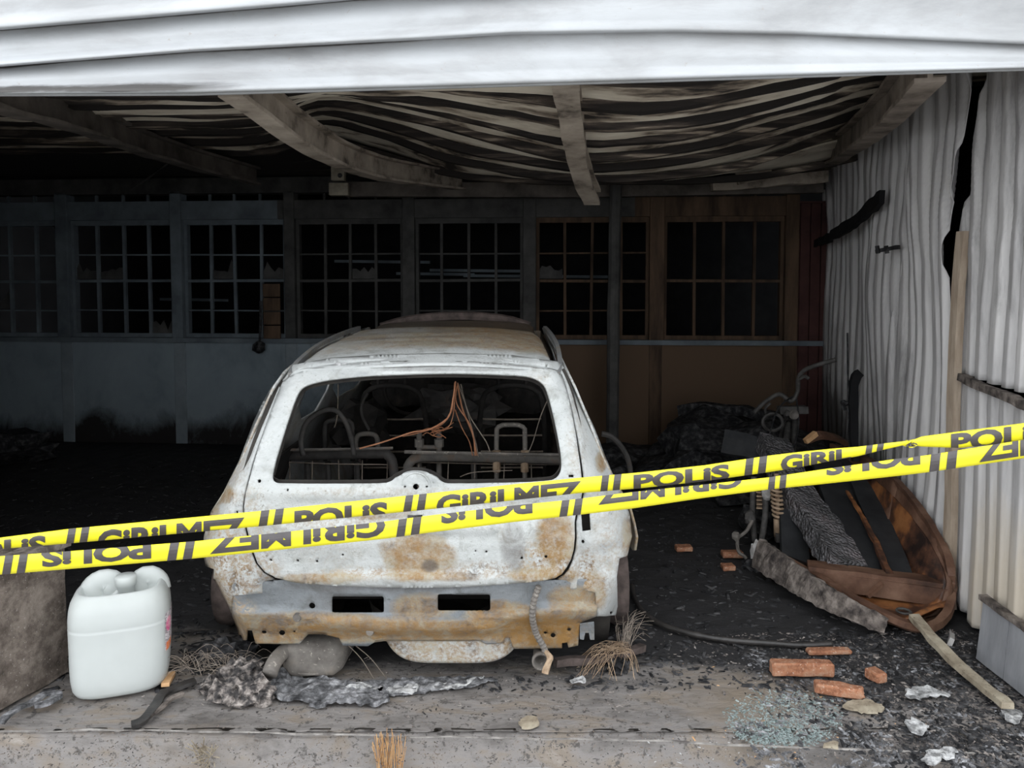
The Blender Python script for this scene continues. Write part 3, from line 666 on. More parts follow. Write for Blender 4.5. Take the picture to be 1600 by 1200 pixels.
STEELP = blobs([(520,940,70,24,g_,0.42),(820,930,60,20,g_,0.40),(650,925,60,16,g_,0.5),(430,935,40,16,g_,0.3),(620,962,280,6,g_,0.45),(560,995,120,8,g_,0.4),(480,985,60,20,b_s,0.9),(760,985,50,18,b_s,0.8),(620,985,260,20,r_,1.05),(400,985,60,26,r_,0.9),(470,968,140,14,r_,0.75),(850,985,90,34,r_,1.2),(660,948,55,26,r_,0.8),(550,972,60,14,r_,1.0),(780,960,60,26,r_,0.95),(900,940,45,30,r_,0.9),(350,935,20,36,b_s,1),(370,955,30,20,b_s,0.9),(860,990,60,24,b_s,0.8),(620,916,220,7,g_,0.6),(700,1000,120,5,g_,0.3),(420,1000,60,8,r_,0.9)])
TG = [(447,594),(475,579),(540,569),(650,565),(760,567),(850,576),(873,582),(881,600),(896,662),(909,744),(910,775),(897,805),(898,850),(890,880),(873,902),(850,906),(780,912),(700,917),(560,916),(440,908),(407,888),(393,852),(381,800),(386,768),(400,715),(424,648),(442,600)]
WIN = smooth_poly([(425,742),(429,755),(445,756),(600,756),(612,752),(622,744),(636,738),(650,736),(666,738),(680,744),(692,754),(705,756),(855,753),(872,746),(878,730),(875,700),(866,655),(855,612),(848,599),(832,590),(800,586),(700,583),(600,586),(520,593),(482,601),(467,611),(457,638),(440,690)], 2)
def tgrel(px, py):
    d = 0.0
    # number-plate recess, crease lines
    ex = sm(516,528,px)*(1-sm(772,784,px))*sm(828,836,py)*(1-sm(893,901,py)); d += 0.018*ex
    d -= 0.008*math.exp(-((py-770)/6)**2)
    d += 0.012*sm(778,786,py)*(1-sm(815,822,py))*sm(430,470,px)*(1-sm(840,880,px))*0.7
    d -= 0.010*math.exp(-((py-905)/6)**2)
    d += 0.006*sm(820,840,px)*(1-sm(880,890,px))*sm(815,830,py)*(1-sm(885,895,py))
    d += 0.006*(nz((px/70, py/50, 1), 1)+0.4*nz((px/18, py/18, 2), 1))
    d += 0.012*math.exp(-((math.hypot(px-650,py-764)-30)/5)**2)*(1 if py < 775 else 0)
    return d-0.012
holes = [ell(650,761,5,5), ell(633,761,2,2,6), ell(667,761,2,2,6), ell(406,752,3,3,8), ell(450,766,2,2,6), ell(424,874,2.2,2.2,6), ell(466,875,2.2,2.2,6), ell(496,876,2.5,2.2,6), ell(815,871,2.4,2.4,6), ell(853,869,2.6,2.6,6), ell(760,861,2,2,6), ell(536,866,2,2,6), ell(743,860,1.6,1.6,6), [(637,806),(660,804),(662,812),(655,816),(641,816)], [(888,742),(896,742),(896,746),(888,746)]]
TG = smooth_poly(TG)
g = sheet(TG, [WIN]+holes, 6.0, lambda x, y: rear(x, y, tgrel(x, y)))
tail = obj('tailgate', g, MAT['car'], car, smooth=True, attr=[REARP(*p) for p in g[2]], solid=0.012, label='bleached white tailgate with rust blotches')
# window flange return (inner frame)
wf = [rear(x, y, 0.03) for x, y in dens(WIN, 8)]
obj('window_flange', sweep(wf, rect(0.008, 0.03), closed=True), MAT['under'], tail)
obj('latch', join(box(rear(648,808,0.0), (0.05,0.02,0.02))), MAT['char'], tail)
# ring around the wiper boss
obj('wiper_boss', sweep([rear(650+22*math.cos(a), 761+22*math.sin(a), -0.014) for a in [math.pi+math.pi*i/14 for i in range(15)]], circ(0.004, 6)), MAT['car'], tail)
# body frame around the tailgate, out to the flanks
OUT = [(454,572),(425,605),(410,632),(397,660),(375,720),(350,770),(331,800),(320,838),(318,862),(322,884),(336,889),(331,930),(333,964),(362,966),(364,930),(420,925),(520,925),(780,922),(905,920),(930,925),(932,962),(964,961),(963,900),(967,872),(979,868),(986,838),(983,805),(972,775),(958,745),(945,715),(928,670),(905,620),(888,582),(872,566),(800,556),(700,553),(600,555),(520,560)]
FRH = [(447-3,594),(472,577),(540,566),(650,562),(760,564),(852,573),(876,580),(884,600),(899,662),(912,744),(913,775),(900,805),(901,852),(893,884),(876,905),(850,910),(780,916),(700,920),(560,919),(440,912),(404,890),(390,854),(378,800),(383,768),(397,715),(421,648),(439,600)]
def frrel(px, py):
    d = 0.004*nz((px/60, py/40, 5), 1)+0.003*nz((px/14, py/14, 6), 1)
    if px > 800: d += 0.014*math.exp(-((px-(905+0.0*py))/8)**2)*sm(790,810,py)
    else: d += 0.016*math.exp(-((px-interp([(570,447),(600,436),(650,418),(720,395),(770,380),(800,374),(960,370)], py if py else 0) if False else px-interp([(570,447),(600,433),(650,415),(720,392),(770,376),(800,372),(960,365)], py))/5)**2)
    d += 0.05*sm(902,908,py)*sm(400,430,px)*(1-sm(870,900,px))
    d += 0.02*math.exp(-((px-350)/18)**2-((py-785)/16)**2)
    d += 0.02*math.exp(-((px-918)/14)**2-((py-890)/26)**2)
    return d
FRH = smooth_poly(FRH)
g = sheet(OUT, [FRH, [(908,803),(921,802),(923,828),(910,830)], ell(911,846,2.6,3,7), ell(346,957,3,3,7), ell(954,957,2.6,2.6,7), ell(371,800,2.6,2.2,6)], 6.0, lambda x, y: rear(x, y, frrel(x, y)))
obj('rear_body_frame', g, MAT['car'], car, smooth=True, attr=[REARP(*p) for p in g[2]], solid=0.008)
# gutter between the tailgate and the pillars (dark inner channel)
for side in (0, 1):
    ch = [(444,596),(421,650),(397,716),(384,768),(380,802),(392,856),(405,890)] if side == 0 else [(874,581),(883,602),(898,664),(911,746),(911,776),(899,806),(899,852),(890,884)]
    obj('gutter', sweep(resample([rear(x, y, 0.04) for x, y in ch], 26), rect(0.05, 0.02), up=(0,1,0)), MAT['under'], car)
# rear panel under the tailgate (bumper gone)
RP = [(358,912),(440,906),(600,911),(780,909),(900,905),(936,904),(932,962),(906,972),(903,1008),(888,1011),(886,1003),(878,1004),(878,1012),(802,1013),(797,996),(789,996),(788,1004),(760,1006),(750,1001),(600,1001),(585,1003),(575,1009),(536,1008),(530,996),(505,990),(482,990),(468,1006),(400,1005),(394,984),(387,984),(385,1000),(380,1000),(378,992),(372,992),(371,1001),(366,999),(361,962)]
def rprel(px, py):
    d = 0.012
    st = interp([(340,948),(440,953),(520,961),(600,962),(700,963),(790,957),(830,948),(930,944)], px)
    d -= 0.030*sm(st-2, st+4, py)
    lo = interp([(340,985),(470,985),(540,985),(600,990),(750,990),(800,970),(930,965)], px)
    d += 0.020*sm(lo-3, lo+4, py)
    d -= 0.016*math.exp(-((py-(978+4*math.sin(px/90)))/6)**2)*sm(480,520,px)*(1-sm(780,830,px))
    d += 0.022*math.exp(-((px-650)/50)**2-((py-922)/14)**2)
    d -= 0.012*math.exp(-((abs(py-(926+10*math.cos((px-650)/40)*0.6)))/4)**2)*sm(490,505,px)*(1-sm(790,810,px))
    return d+0.005*nz((px/40, py/25, 8), 1)
rph = [rrect(519,931,600,957), rrect(684,928,766,954), ell(488,946,5,5), ell(413,987,4,3), ell(441,988,5,4.5), ell(460,986,2,2,6), ell(864,992,4,4), ell(889,983,3,3,8), ell(852,988,3,2.4,8), ell(919,971,3,2.4,8)]
g = sheet(RP, rph, 6.0, lambda x, y: rear(x, y, rprel(x, y)))
rp = obj('rear_panel', g, MAT['steel'], car, smooth=True, attr=[STEELP(*p) for p in g[2]], solid=0.006, label='rusty steel rear panel with two square vents')
for x0, y0 in ((464,965),(578,987)):
    obj('bolt', lathe(rear(x0, y0, -0.025), [(0.0,-0.008),(0.014,-0.006),(0.018,0.006),(0.0,0.008)], 10, 'y'), MAT['exh'], rp)
br = sheet([(906,975),(928,972),(928,999),(922,999),(920,988),(914,988),(912,999),(906,998)], [], 5, lambda x, y: rear(x, y, -0.005))
obj('bracket', br, MAT['steel'], car, solid=0.006, attr=[(0.1,0,0.2)]*len(br[0]))
# spare wheel well
def well(u, v):
    a = math.pi*u; px = lerp(588, 828, 0.5-0.5*math.cos(a)); 
    top = rear(px, 1001, 0.03)
    e = (0.5-0.5*math.cos(a))*2-1
    dep = (1-abs(e)**5.0)
    z = lerp(top.z+0.03, 0.066+0.13*(1-dep), v)
    y = 2.94+0.07*(1-dep)+0.015*v+0.12*sm(0.90,1,v)**2
    x = XC+(top.x-XC)*(1-0.03*v)
    return (x, y, z)
g = grid(44, 14, well)
WP = lambda p: (0.5+0.4*nz(p, 5), 0.25*sm(0.15,0.22,p[2]), 0.8)
obj('spare_wheel_well', g, MAT['car'], car, smooth=True, attr=[WP(p) for p in g[0]], solid=0.006, label='dished spare wheel well with flaking paint')
obj('well_floor', lathe((XC+0.02, 3.28, 0.11), [(0.0,0.0),(0.20,0.0),(0.26,0.03),(0.28,0.12)], 24), MAT['under'], car)
# side panels with window openings and wheel arches
def hwY(z, y):
    w_ = interp(HWT, z); 
    w_ *= 1-0.05*sm(5.6, 6.9, y)
    if z > 0.86: w_ += 0.012*math.sin((y-3.1)*1.4)
    return w_+0.008*nz((y, z, 0), 2.5)
def arch(cy, r): return [(cy+r*math.cos(a), 0.20+r*math.sin(a)) for a in [math.pi-math.pi*i/12 for i in range(13)]]
SIDE = [(3.06,0.49),(3.1,0.475),(3.15,0.47)]+[(3.5+0.36*math.cos(a), 0.22+0.38*math.sin(a)) for a in [math.radians(138)-math.radians(138)*i/12 for i in range(13)]]+[(3.85,0.2),(5.62,0.2)]+[(5.98+0.33*math.cos(a), 0.22+0.34*math.sin(a)) for a in [math.radians(180)-math.radians(180)*i/12 for i in range(13)]]+[(6.4,0.22),(6.72,0.3),(6.78,0.5),(6.74,0.72),(6.3,0.83),(5.75,0.90),(5.35,1.12),(4.95,1.295),(4.5,1.30),(4.15,1.288),(3.7,1.266),(3.35,1.228),(3.2,1.20),(3.14,1.143),(3.10,1.0),(3.07,0.86),(3.05,0.73),(3.05,0.6)]
wq = smooth_poly([(3.30,0.90),(3.72,0.88),(3.72,1.19),(3.46,1.17)])
w2 = smooth_poly([(3.80,0.87),(4.42,0.86),(4.40,1.24),(3.82,1.22)])
w3 = smooth_poly([(4.52,0.86),(5.55,0.86),(5.25,1.06),(4.95,1.23),(4.54,1.25)])
for sg in (-1, 1):
    g = sheet(SIDE, [wq, w2, w3], 0.05, lambda y, z: (XC+sg*hwY(z, y), y, z))
    sp = lambda q: (0.35+0.4*nz((q[0], q[1], sg), 2.2)+0.3*sm(3.6,3.2,q[0])*sm(0.9,0.7,q[1]), 0.15+0.35*sm(4,6,q[0]), 0.5*sm(3.6,3.1,q[0]))
    obj('side_panel', g, MAT['car'], car, smooth=True, attr=[sp(q) for q in g[2]], solid=0.010)
    # roof rail / door frame standing off the roof
    rl = [(0.522,3.12,1.235),(0.545,3.3,1.265),(0.555,3.7,1.31),(0.548,4.15,1.338),(0.535,4.6,1.352)] 
    obj('roof_rail', sweep(resample([(XC+sg*(x+0.022), y, z-0.045) for x, y, z in rl], 24), rect(0.02, 0.03)), MAT['steel'], car, attr=[(0.3,0.3,0.3)]*96)
# roof skin: buckled, rusted tan
RZ = [(3.06,1.238),(3.15,1.258),(3.3,1.283),(3.5,1.303),(3.8,1.322),(4.15,1.334),(4.35,1.325),(4.6,1.318),(4.85,1.345),(5.0,1.31)]
def roof(u, v):
    y = 3.065+1.9*v; hw = interp([(3.06,0.528),(3.3,0.52),(4.15,0.497),(5,0.49)], y); x = (2*u-1)*hw
    z = interp(RZ, y)-0.028*abs(2*u-1)**2.2-0.015*sm(0.93,1,abs(2*u-1))
    z += 0.010*nz((x*2, y*2, 3), 1)+0.006*nz((x*1.5+4, y*9, 3), 1)*sm(3.15,3.4,y)
    if y < 3.13: y += 0.03*(abs(2*u-1)**2)
    return (XC+x, y, z)
g = grid(80, 80, roof)
def rfp(p):
    x, y = p[0]-XC, p[1]
    k = sm(3.16, 3.42, y)
    return (k*(0.58+0.30*sm(-0.3,0.3,x)+0.25*nz((x*2,y*3,0),1))+0.35*sm(4.1,4.3,y), 0.10+0.75*sm(4.18,4.35,y)+0.45*math.exp(-((y-3.10)/0.02)**2)*(1 if abs(x)<0.3 else 0.3), 0.15*k)
obj('roof', g, MAT['car'], car, smooth=True, attr=[rfp(p) for p in g[0]], solid=0.008, label='buckled roof with tan and orange rust')
obj('roof_header', tube([(XC-0.47,4.86,1.30),(XC-0.3,4.9,1.345),(XC,4.92,1.37),(XC+0.3,4.9,1.352),(XC+0.47,4.86,1.305)], 0.03, 8, 16), MAT['tyre'], car)
for yy in (3.14, 3.75, 4.3):
    obj('roof_bow', sweep(resample([(XC-0.49,yy,interp(RZ,yy)-0.06),(XC-0.25,yy,interp(RZ,yy)-0.035),(XC,yy,interp(RZ,yy)-0.03),(XC+0.25,yy,interp(RZ,yy)-0.035),(XC+0.49,yy,interp(RZ,yy)-0.06)], 14), rect(0.06,0.02)), MAT['tubedk'], car)
# torn foil remnants along the tailgate hinge line
for i, (a, b_) in enumerate(((650,690),(700,745),(520,545))):
    g = sheet(smooth_poly([(a,571),(a+8,565),((a+b_)/2,569),(b_-6,566),(b_,570),(b_-8,573),((a+b_)/2,572)]), [], 4, lambda x, y: rear(x, y, -0.02+0.01*nz((x/6, y/4, i), 1)))
    obj('foil_remnant', g, MAT['ash'], car, solid=0.003)
# bonnet, front, floor
g = grid(24, 16, lambda u, v: (XC+(2*u-1)*lerp(0.70,0.64,v), lerp(5.70,6.72,v), lerp(0.90,0.70,v)-0.06*abs(2*u-1)**2+0.015*nz((u*5,v*5,0),1)))
obj('bonnet', g, MAT['car'], car, smooth=True, attr=[(0.7,0.4,0.3)]*len(g[0]), solid=0.01)
g = grid(20, 8, lambda u, v: (XC+(2*u-1)*0.72, 6.76-0.06*abs(2*u-1)**2, lerp(0.28,0.70,v)))
obj('front_panel', g, MAT['steel'], car, smooth=True, attr=[(0.7,0.5,0.2)]*len(g[0]), solid=0.01)
for sg in (-1, 1):
    obj('windscreen_pillar', sweep(resample([(XC+sg*0.69,5.72,0.89),(XC+sg*0.60,5.35,1.10),(XC+sg*0.52,4.97,1.25)], 10), rect(0.05,0.05)), MAT['steel'], car, attr=[(0.6,0.4,0.2)]*40)
obj('floor_pan', box((XC, 4.95, 0.25), (1.42, 3.5, 0.04)), MAT['under'], car)
obj('boot_floor', box((XC, 3.32, 0.36), (1.28, 0.72, 0.03)), MAT['inner'], car)
obj('bulkhead', box((XC, 5.75, 0.55), (1.3, 0.05, 0.6)), MAT['inner'], car)
for sg in (-1, 1):
    obj('wheel_housing', lathe((XC+sg*0.58, 3.52, 0.25), [(0.0,0.12*sg*-1),(0.30,0.12*sg*-1),(0.33,-0.04*sg),(0.33,0.2*sg)], 24, 'x'), MAT['under'], car, smooth=True)
    obj('inner_side_panel', sheet([(3.1,0.36),(3.8,0.36),(3.8,0.80),(3.16,0.80)], [], 0.1, lambda y, z: (XC+sg*(hwY(z, y)-0.07), y, z)), MAT['inner'], car, solid=0.01)
# dashboard, steering wheel
dash = rough(sweep(resample([(XC-0.62,5.45,0.80),(XC,5.5,0.82),(XC+0.62,5.45,0.80)], 20), rect(0.22,0.22)), 0.08, 6)
obj('dashboard', dash, MAT['inner'], car)
obj('steering_wheel', sweep([(XC-0.33+0.17*math.cos(a), 5.15-0.05*math.sin(a), 0.86+0.17*math.sin(a)) for a in [2*math.pi*i/24 for i in range(24)]], circ(0.013, 6), closed=True), MAT['inner'], car)
# rear seat frames seen through the window
YS = 3.72
fl = obj('seat_frame', tube([P(432,752,YS), P(432,722,YS), P(440,714,YS), P(460,712,YS), P(590,709,YS), P(606,712,YS), P(614,726,YS), P(617,780,YS)], 0.024, 10, 44), MAT['tubedk'], car, smooth=True)
fr = obj('seat_frame', tube([P(637,780,YS), P(637,735,YS), P(641,722,YS), P(655,715,YS), P(700,714,YS), P(880,719,YS), P(886,725,YS), P(888,780,YS)], 0.024, 10, 44), MAT['tube'], car, smooth=True)
def hoop(x0, x1, y0, y1, Yd, r, mm, par):
    obj('headrest_hoop', tube([P(x0,y1,Yd), P(x0,y0+12,Yd), P(x0+3,y0+3,Yd), P(x0+11,y0,Yd), P(x1-11,y0,Yd), P(x1-3,y0+3,Yd), P(x1,y0+12,Yd), P(x1,y1,Yd)], r, 8, 30), MAT[mm], par, smooth=True)
hoop(776, 820, 664, 760, YS+0.02, 0.012, 'exh', fr)
hoop(508, 551, 657, 720, YS+0.35, 0.013, 'tubedk', fl)
hoop(556, 590, 678, 708, YS+0.25, 0.013, 'tube', fl)
for x in (776, 820):
    obj('guide_sleeve', sweep([P(x,704,YS), P(x,737,YS)], circ(0.02, 8)), MAT['spring'], fr)
for x in (655, 686):
    obj('headrest_post', tube([P(x,672,YS+0.1), P(x,760,YS+0.1)], 0.014, 8), MAT['tube'], fr)
    obj('collar', lathe(P(x,692,YS+0.1), [(0.0,-0.02),(0.024,-0.02),(0.024,0.02),(0.0,0.02)], 8), MAT['exh'], fr)
obj('cross_rod', tube([P(655,699,YS+0.1), P(686,699,YS+0.1)], 0.012, 8), MAT['tube'], fr)
obj('parcel_rod', tube([P(632,706,YS-0.1), P(760,709,YS-0.1), P(876,711,YS-0.1)], 0.009, 6, 10), MAT['exh'], fr)
obj('parcel_rod', tube([P(440,703,YS-0.1), P(520,702,YS-0.1), P(614,700,YS-0.1)], 0.007, 6, 10), MAT['tube'], fl)
for fr_, x0, x1 in ((fl, 445, 612), (fr, 648, 884)):
    k = 6 if x0 > 500 else 5
    obj('spring_wire', tube([P(x0,722,YS+0.03), P((x0+x1)/2,725,YS+0.03), P(x1,726,YS+0.03)], 0.0032, 5, 10), MAT['wire'], fr_)
    for i in range(k):
        x = lerp(x0+10, x1-10, i/(k-1))+R.uniform(-4,4)
        obj('spring_wire', tube([P(x,719,YS+0.03), P(x+R.uniform(-2,2),770,YS+0.03)], 0.0032, 5), MAT['wire'], fr_)
for x in (512, 557, 480, 740):
    obj('seat_strut', tube([P(x,722,YS+0.08), P(x+2,775,YS+0.08)], 0.016, 7), MAT['tubedk'], fl)
# front seat frames
for cx in (-0.36, 0.36):
    sf_ = obj('front_seat_frame', tube([(XC+cx-0.2,4.75,0.35),(XC+cx-0.19,4.62,0.8),(XC+cx-0.12,4.58,0.95),(XC+cx+0.12,4.58,0.95),(XC+cx+0.19,4.62,0.8),(XC+cx+0.2,4.75,0.35)], 0.016, 8, 30), MAT['inner'], car, smooth=True)
    hp = [(XC+cx-0.08,4.58,0.95),(XC+cx-0.08,4.57,1.06),(XC+cx-0.05,4.57,1.10),(XC+cx+0.05,4.57,1.10),(XC+cx+0.08,4.57,1.06),(XC+cx+0.08,4.58,0.95)]
    obj('headrest_hoop', tube(hp, 0.010, 7, 20), MAT['inner'], sf_, smooth=True)
    for i in range(4):
        obj('spring_wire', tube([(XC+cx-0.19,4.66,0.45+0.1*i),(XC+cx,4.70,0.44+0.1*i),(XC+cx+0.19,4.66,0.45+0.1*i)], 0.006, 5, 8), MAT['wire'], sf_)
# burnt hoses and wires hanging in the cabin
obj('trim_hoop', tube([P(474,712,3.5), P(470,690,3.5), P(478,662,3.5), P(500,644,3.5), P(524,641,3.5), P(540,660,3.52), P(550,690,3.55), P(553,712,3.55)], 0.012, 8, 30), MAT['tubedk'], car, smooth=True)
obj('trim_hoop', tube([P(575,614,4.0), P(566,630,4.0), P(566,650,4.0), P(577,672,4.0)], 0.008, 7, 14), MAT['tubedk'], car)
wires = [[(711,596),(708,620),(703,650),(685,665),(668,672),(640,676),(600,690),(560,701)],[(712,598),(706,640),(692,662),(666,673),(630,682)],[(713,598),(715,630),(735,665),(742,700),(744,712)],[(714,600),(722,640),(738,680),(741,712)],[(716,598),(726,630),(735,655),(758,690),(766,706)],[(710,640),(720,668),(733,690),(738,712)],[(712,600),(709,640),(702,665),(690,674),(676,680)],[(718,600),(728,640),(742,690),(748,714)],[(708,660),(690,672),(680,668),(664,671)],[(530,600),(527,630),(528,655),(522,668)],[(858,620),(846,650),(832,690),(826,706)],[(800,735),(740,738),(720,745)]]
for i, q in enumerate(wires):
    obj('wire', tube([P(x+R.uniform(-2,2), y, 3.45+0.02*i) for x, y in q], 0.0026 if i not in (0,3) else 0.004, 5, 22), MAT['copper' if i in (0,1,2,3,5,6,8) else 'wire'], car)
for i in range(9):
    x = R.uniform(660,690); y = R.uniform(668,682)
    obj('wire', tube([P(x,y,3.55), P(x+R.uniform(5,14),y+R.uniform(-5,5),3.55), P(x+R.uniform(16,26),y+R.uniform(-8,8),3.56)], 0.0022, 4, 7), MAT['copper'], car)
ic = bmesh.new(); bmesh.ops.create_icosphere(ic, subdivisions=3, radius=1.0)
ICO = ([tuple(v.co) for v in ic.verts], [tuple(v.index for v in f.verts) for f in ic.faces]); ic.free()
ic = bmesh.new(); bmesh.ops.create_icosphere(ic, subdivisions=2, radius=1.0)
ICO2 = ([tuple(v.co) for v in ic.verts], [tuple(v.index for v in f.verts) for f in ic.faces]); ic.free()
def lump(c, s, amp=0.35, freq=2.2, seed=0, flat=None, base=ICO):
    v = []
    for p in base[0]:
        k = 1+amp*nz(p, freq, seed)+amp*0.5*nz(p, freq*2.7, seed+4)+amp*0.3*nz(p, freq*6, seed+8)
        q = Vector((c[0]+p[0]*s[0]*k, c[1]+p[1]*s[1]*k, c[2]+p[2]*s[2]*k))
        if flat is not None and q.z < flat: q.z = flat
        v.append(tuple(q))
    return v, base[1]
obj('melted_console', lump((XC+0.02, 4.9, 0.78), (0.26,0.2,0.16), 0.5, 2.5, 3), MAT['tubedk'], car)
obj('melted_console', lump((XC-0.5, 4.4, 0.75), (0.14,0.3,0.14), 0.5, 2.5, 9), MAT['inner'], car)
# exhaust
def superell(c, s, e):
    def q(t): return math.copysign(abs(t)**e, t)
    v = []
    for p in ICO[0]:
        r_e = (abs(p[0])**(2/e)+abs(p[1])**(2/e)+abs(p[2])**(2/e))**(-e/2)
        v.append((c[0]+p[0]*s[0]*r_e, c[1]+p[1]*s[1]*r_e, c[2]+p[2]*s[2]*r_e))
    return v, ICO[1]
mf = rough(superell(P(500,1004,3.14), (0.125,0.19,0.078), 0.45), 0.012, 5)
muf = obj('muffler', mf, MAT['exh'], car, smooth=True, label='grey hanging exhaust silencer')
obj('seam_flange', sweep([P(500,1018,3.13)+Vector((0.12*math.cos(a), 0.19*math.sin(a)+0.02, -0.005)) for a in [2*math.pi*i/28 for i in range(28)]], rect(0.02,0.008), closed=True), MAT['exh'], muf)
obj('tail_pipe', tube([P(470,1008,3.1), P(452,1013,3.02), P(437,1024,2.96), P(427,1038,2.9), P(421,1054,2.86)], 0.030, 12, 20), MAT['exh'], muf, smooth=True)
tow = lathe((0,0,0), [(0.026,0.10),(0.030,0.0),(0.036,-0.005),(0.036,-0.022),(0.028,-0.024),(0.026,0.06),(0.0,0.06)], 16, 'y')
tc_ = P(845,1030,2.95)
obj('bumper_strut', ([(x+tc_.x, y+tc_.y, z+tc_.z) for x, y, z in tow[0]], tow[1]), MAT['exh'], car, smooth=True)
obj('cable_sleeve', tube([rear(842,916,-0.02), rear(834,940,-0.025), rear(832,965,-0.035), rear(838,990,-0.04), rear(848,1008,-0.045), rear(853,1020,-0.05)], 0.011, 8, 40, [1.0+0.25*(i % 2) for i in range(40)]), MAT['exh'], car)
obj('cable_sleeve', rough(tube([rear(852,1015,-0.05), P(858,1030,2.88), P(852,1052,2.86)], 0.012, 6, 12), 0.01, 20), MAT['spring'], car)
obj('rear_axle', tube([(XC-0.68,3.5,0.22),(XC,3.52,0.24),(XC+0.68,3.5,0.22)], 0.04, 10, 8), MAT['under'], car)
for x0, x1 in ((545,585),(556,605)):
    obj('wire', tube([P(x0,1009,2.95), P(lerp(x0,x1,.5),1030,2.98), P(x1,1062,3.0)], 0.0014, 4, 8), MAT['wire'], car)
# wheels
def wheel(cx, cy, sg, r=0.205):
    wroot = obj('wheel', lathe((cx, cy, r), [(0.07,0.0),(0.09,0.03*sg),(0.14,0.05*sg),(0.165,0.02*sg),(0.17,-0.08*sg),(0.185,-0.09*sg)], 28, 'x'), MAT['tyre'], car, smooth=True)
    obj('carcass', lathe((cx, cy, r), [(0.178,-0.10*sg),(r,-0.11*sg),(r+0.0,-0.03*sg),(r-0.012,0.0),(r,0.035*sg),(r-0.004,0.075*sg),(0.185,0.07*sg),(0.178,0.02*sg)], 36, 'x'), MAT['tyre'], wroot, smooth=True)
    obj('hub', lathe((cx, cy, r), [(0.0,0.045*sg),(0.05,0.045*sg),(0.07,0.01*sg),(0.08,-0.06*sg),(0.0,-0.07*sg)], 16, 'x'), MAT['bikemetal'], wroot)
for sg in (-1, 1):
    wheel(XC+(-0.885 if sg < 0 else 0.80), 3.5, sg); wheel(XC+sg*0.74, 5.98, sg)
# burnt mirror arm / door edge on the right flank
obj('mirror_frame', tube([P(940,678,4.7), P(955,682,4.7), P(970,697,4.7), P(981,718,4.7), P(985,742,4.7), P(980,760,4.7)], 0.018, 8, 20), MAT['tubedk'], car)

# ================================================================== WHITE JERRYCAN
jb = G(191, 1066); jb.z = 0.0
JY = math.radians(20)
can = thing('jerrycan', jb, 'white plastic jerrycan with screw cap standing by the concrete stub', 'jerrycan')
def jpt(x, y, z):
    x += 0.03*(z-0.2)*0
    return (jb.x+x*math.cos(JY)-y*math.sin(JY)+(z)*0.01, jb.y+x*math.sin(JY)+y*math.cos(JY), z*0.905)
def sup(a, hx, hy, e=3.6):
    c, s = math.cos(a), math.sin(a)
    return (hx*math.copysign(abs(c)**(2/e), c), hy*math.copysign(abs(s)**(2/e), s))
jprof = [(0.0,0.0,0.004),(0.6,0.6,0.002),(0.80,0.78,0.0),(0.885,0.87,0.010),(0.94,0.93,0.03),(0.97,0.965,0.07),(0.985,0.985,0.13),(0.99,0.99,0.20),(1,1,0.285),(1.004,1.004,0.292),(0.992,0.992,0.296),(1.0,1.0,0.302),(1,1,0.33),(0.985,0.985,0.365),(0.95,0.95,0.395),(0.89,0.88,0.42),(0.83,0.81,0.434),(0.79,0.77,0.437),(0.765,0.74,0.434),(0.74,0.71,0.425),(0.71,0.68,0.41),(0.64,0.60,0.398),(0.3,0.3,0.395),(0.0,0.0,0.395)]
n = 48; v = []; f = []
for (kx, ky, z) in jprof:
    for i in range(n):
        a = 2*math.pi*i/n; x, y = sup(a, 0.178*kx, 0.142*ky, 3.4 if z < 0.43 else 3.0); v.append(jpt(x, y, z))
for j in range(len(jprof)-1):
    for i in range(n): f.append((j*n+i, j*n+(i+1) % n, (j+1)*n+(i+1) % n, (j+1)*n+i))
body = obj('body', (v, f), MAT['plastic'], can, smooth=True)
def jl(c, s, seed): return lump((0,0,0), s, 0.05, 1.0, seed), c
def place(g, c): return [jpt(p[0]+c[0], p[1]+c[1], p[2]+c[2]) for p in g[0]], g[1]
hl = [(-0.135,0.0,0.385),(-0.11,0.0,0.43),(-0.075,0,0.452),(-0.03,0,0.445),(-0.01,0,0.40)]
obj('handle', ([jpt(*p) for p in sweep(resample([(-0.105,0.02,0.38),(-0.095,0.03,0.42),(-0.068,0.03,0.445),(-0.035,0.03,0.435),(-0.012,0.02,0.38)], 16), [(2.0*x, y) for x, y in circ(0.026, 12)], up=(0,1,0))[0]], sweep(resample([(-0.105,0.02,0.38),(-0.095,0.03,0.42),(-0.068,0.03,0.445),(-0.035,0.03,0.435),(-0.012,0.02,0.38)], 16), circ(0.03, 12))[1]), MAT['plastic'], can, smooth=True)
hg = sweep(resample([(0.055,0.02,0.38),(0.068,0.03,0.425),(0.095,0.03,0.445),(0.122,0.03,0.42),(0.132,0.02,0.38)], 16), [(2.0*x, y) for x, y in circ(0.024, 12)], up=(0,1,0))
obj('handle', ([jpt(*p) for p in hg[0]], hg[1]), MAT['plastic'], can, smooth=True)
cg = lathe((0.022, -0.03, 0.0), [(0.030,0.38),(0.030,0.44),(0.038,0.443),(0.039,0.478),(0.035,0.484),(0.0,0.485)], 22)
obj('cap', ([jpt(*p) for p in cg[0]], cg[1]), MAT['plastic'], can, smooth=True)
wb = sweep(resample([(-0.05,-0.06,0.385),(-0.02,-0.045,0.405),(0.0,-0.03,0.42)], 8), circ(0.012, 8)); obj('web', ([jpt(*p) for p in wb[0]], wb[1]), MAT['plastic'], can, smooth=True)
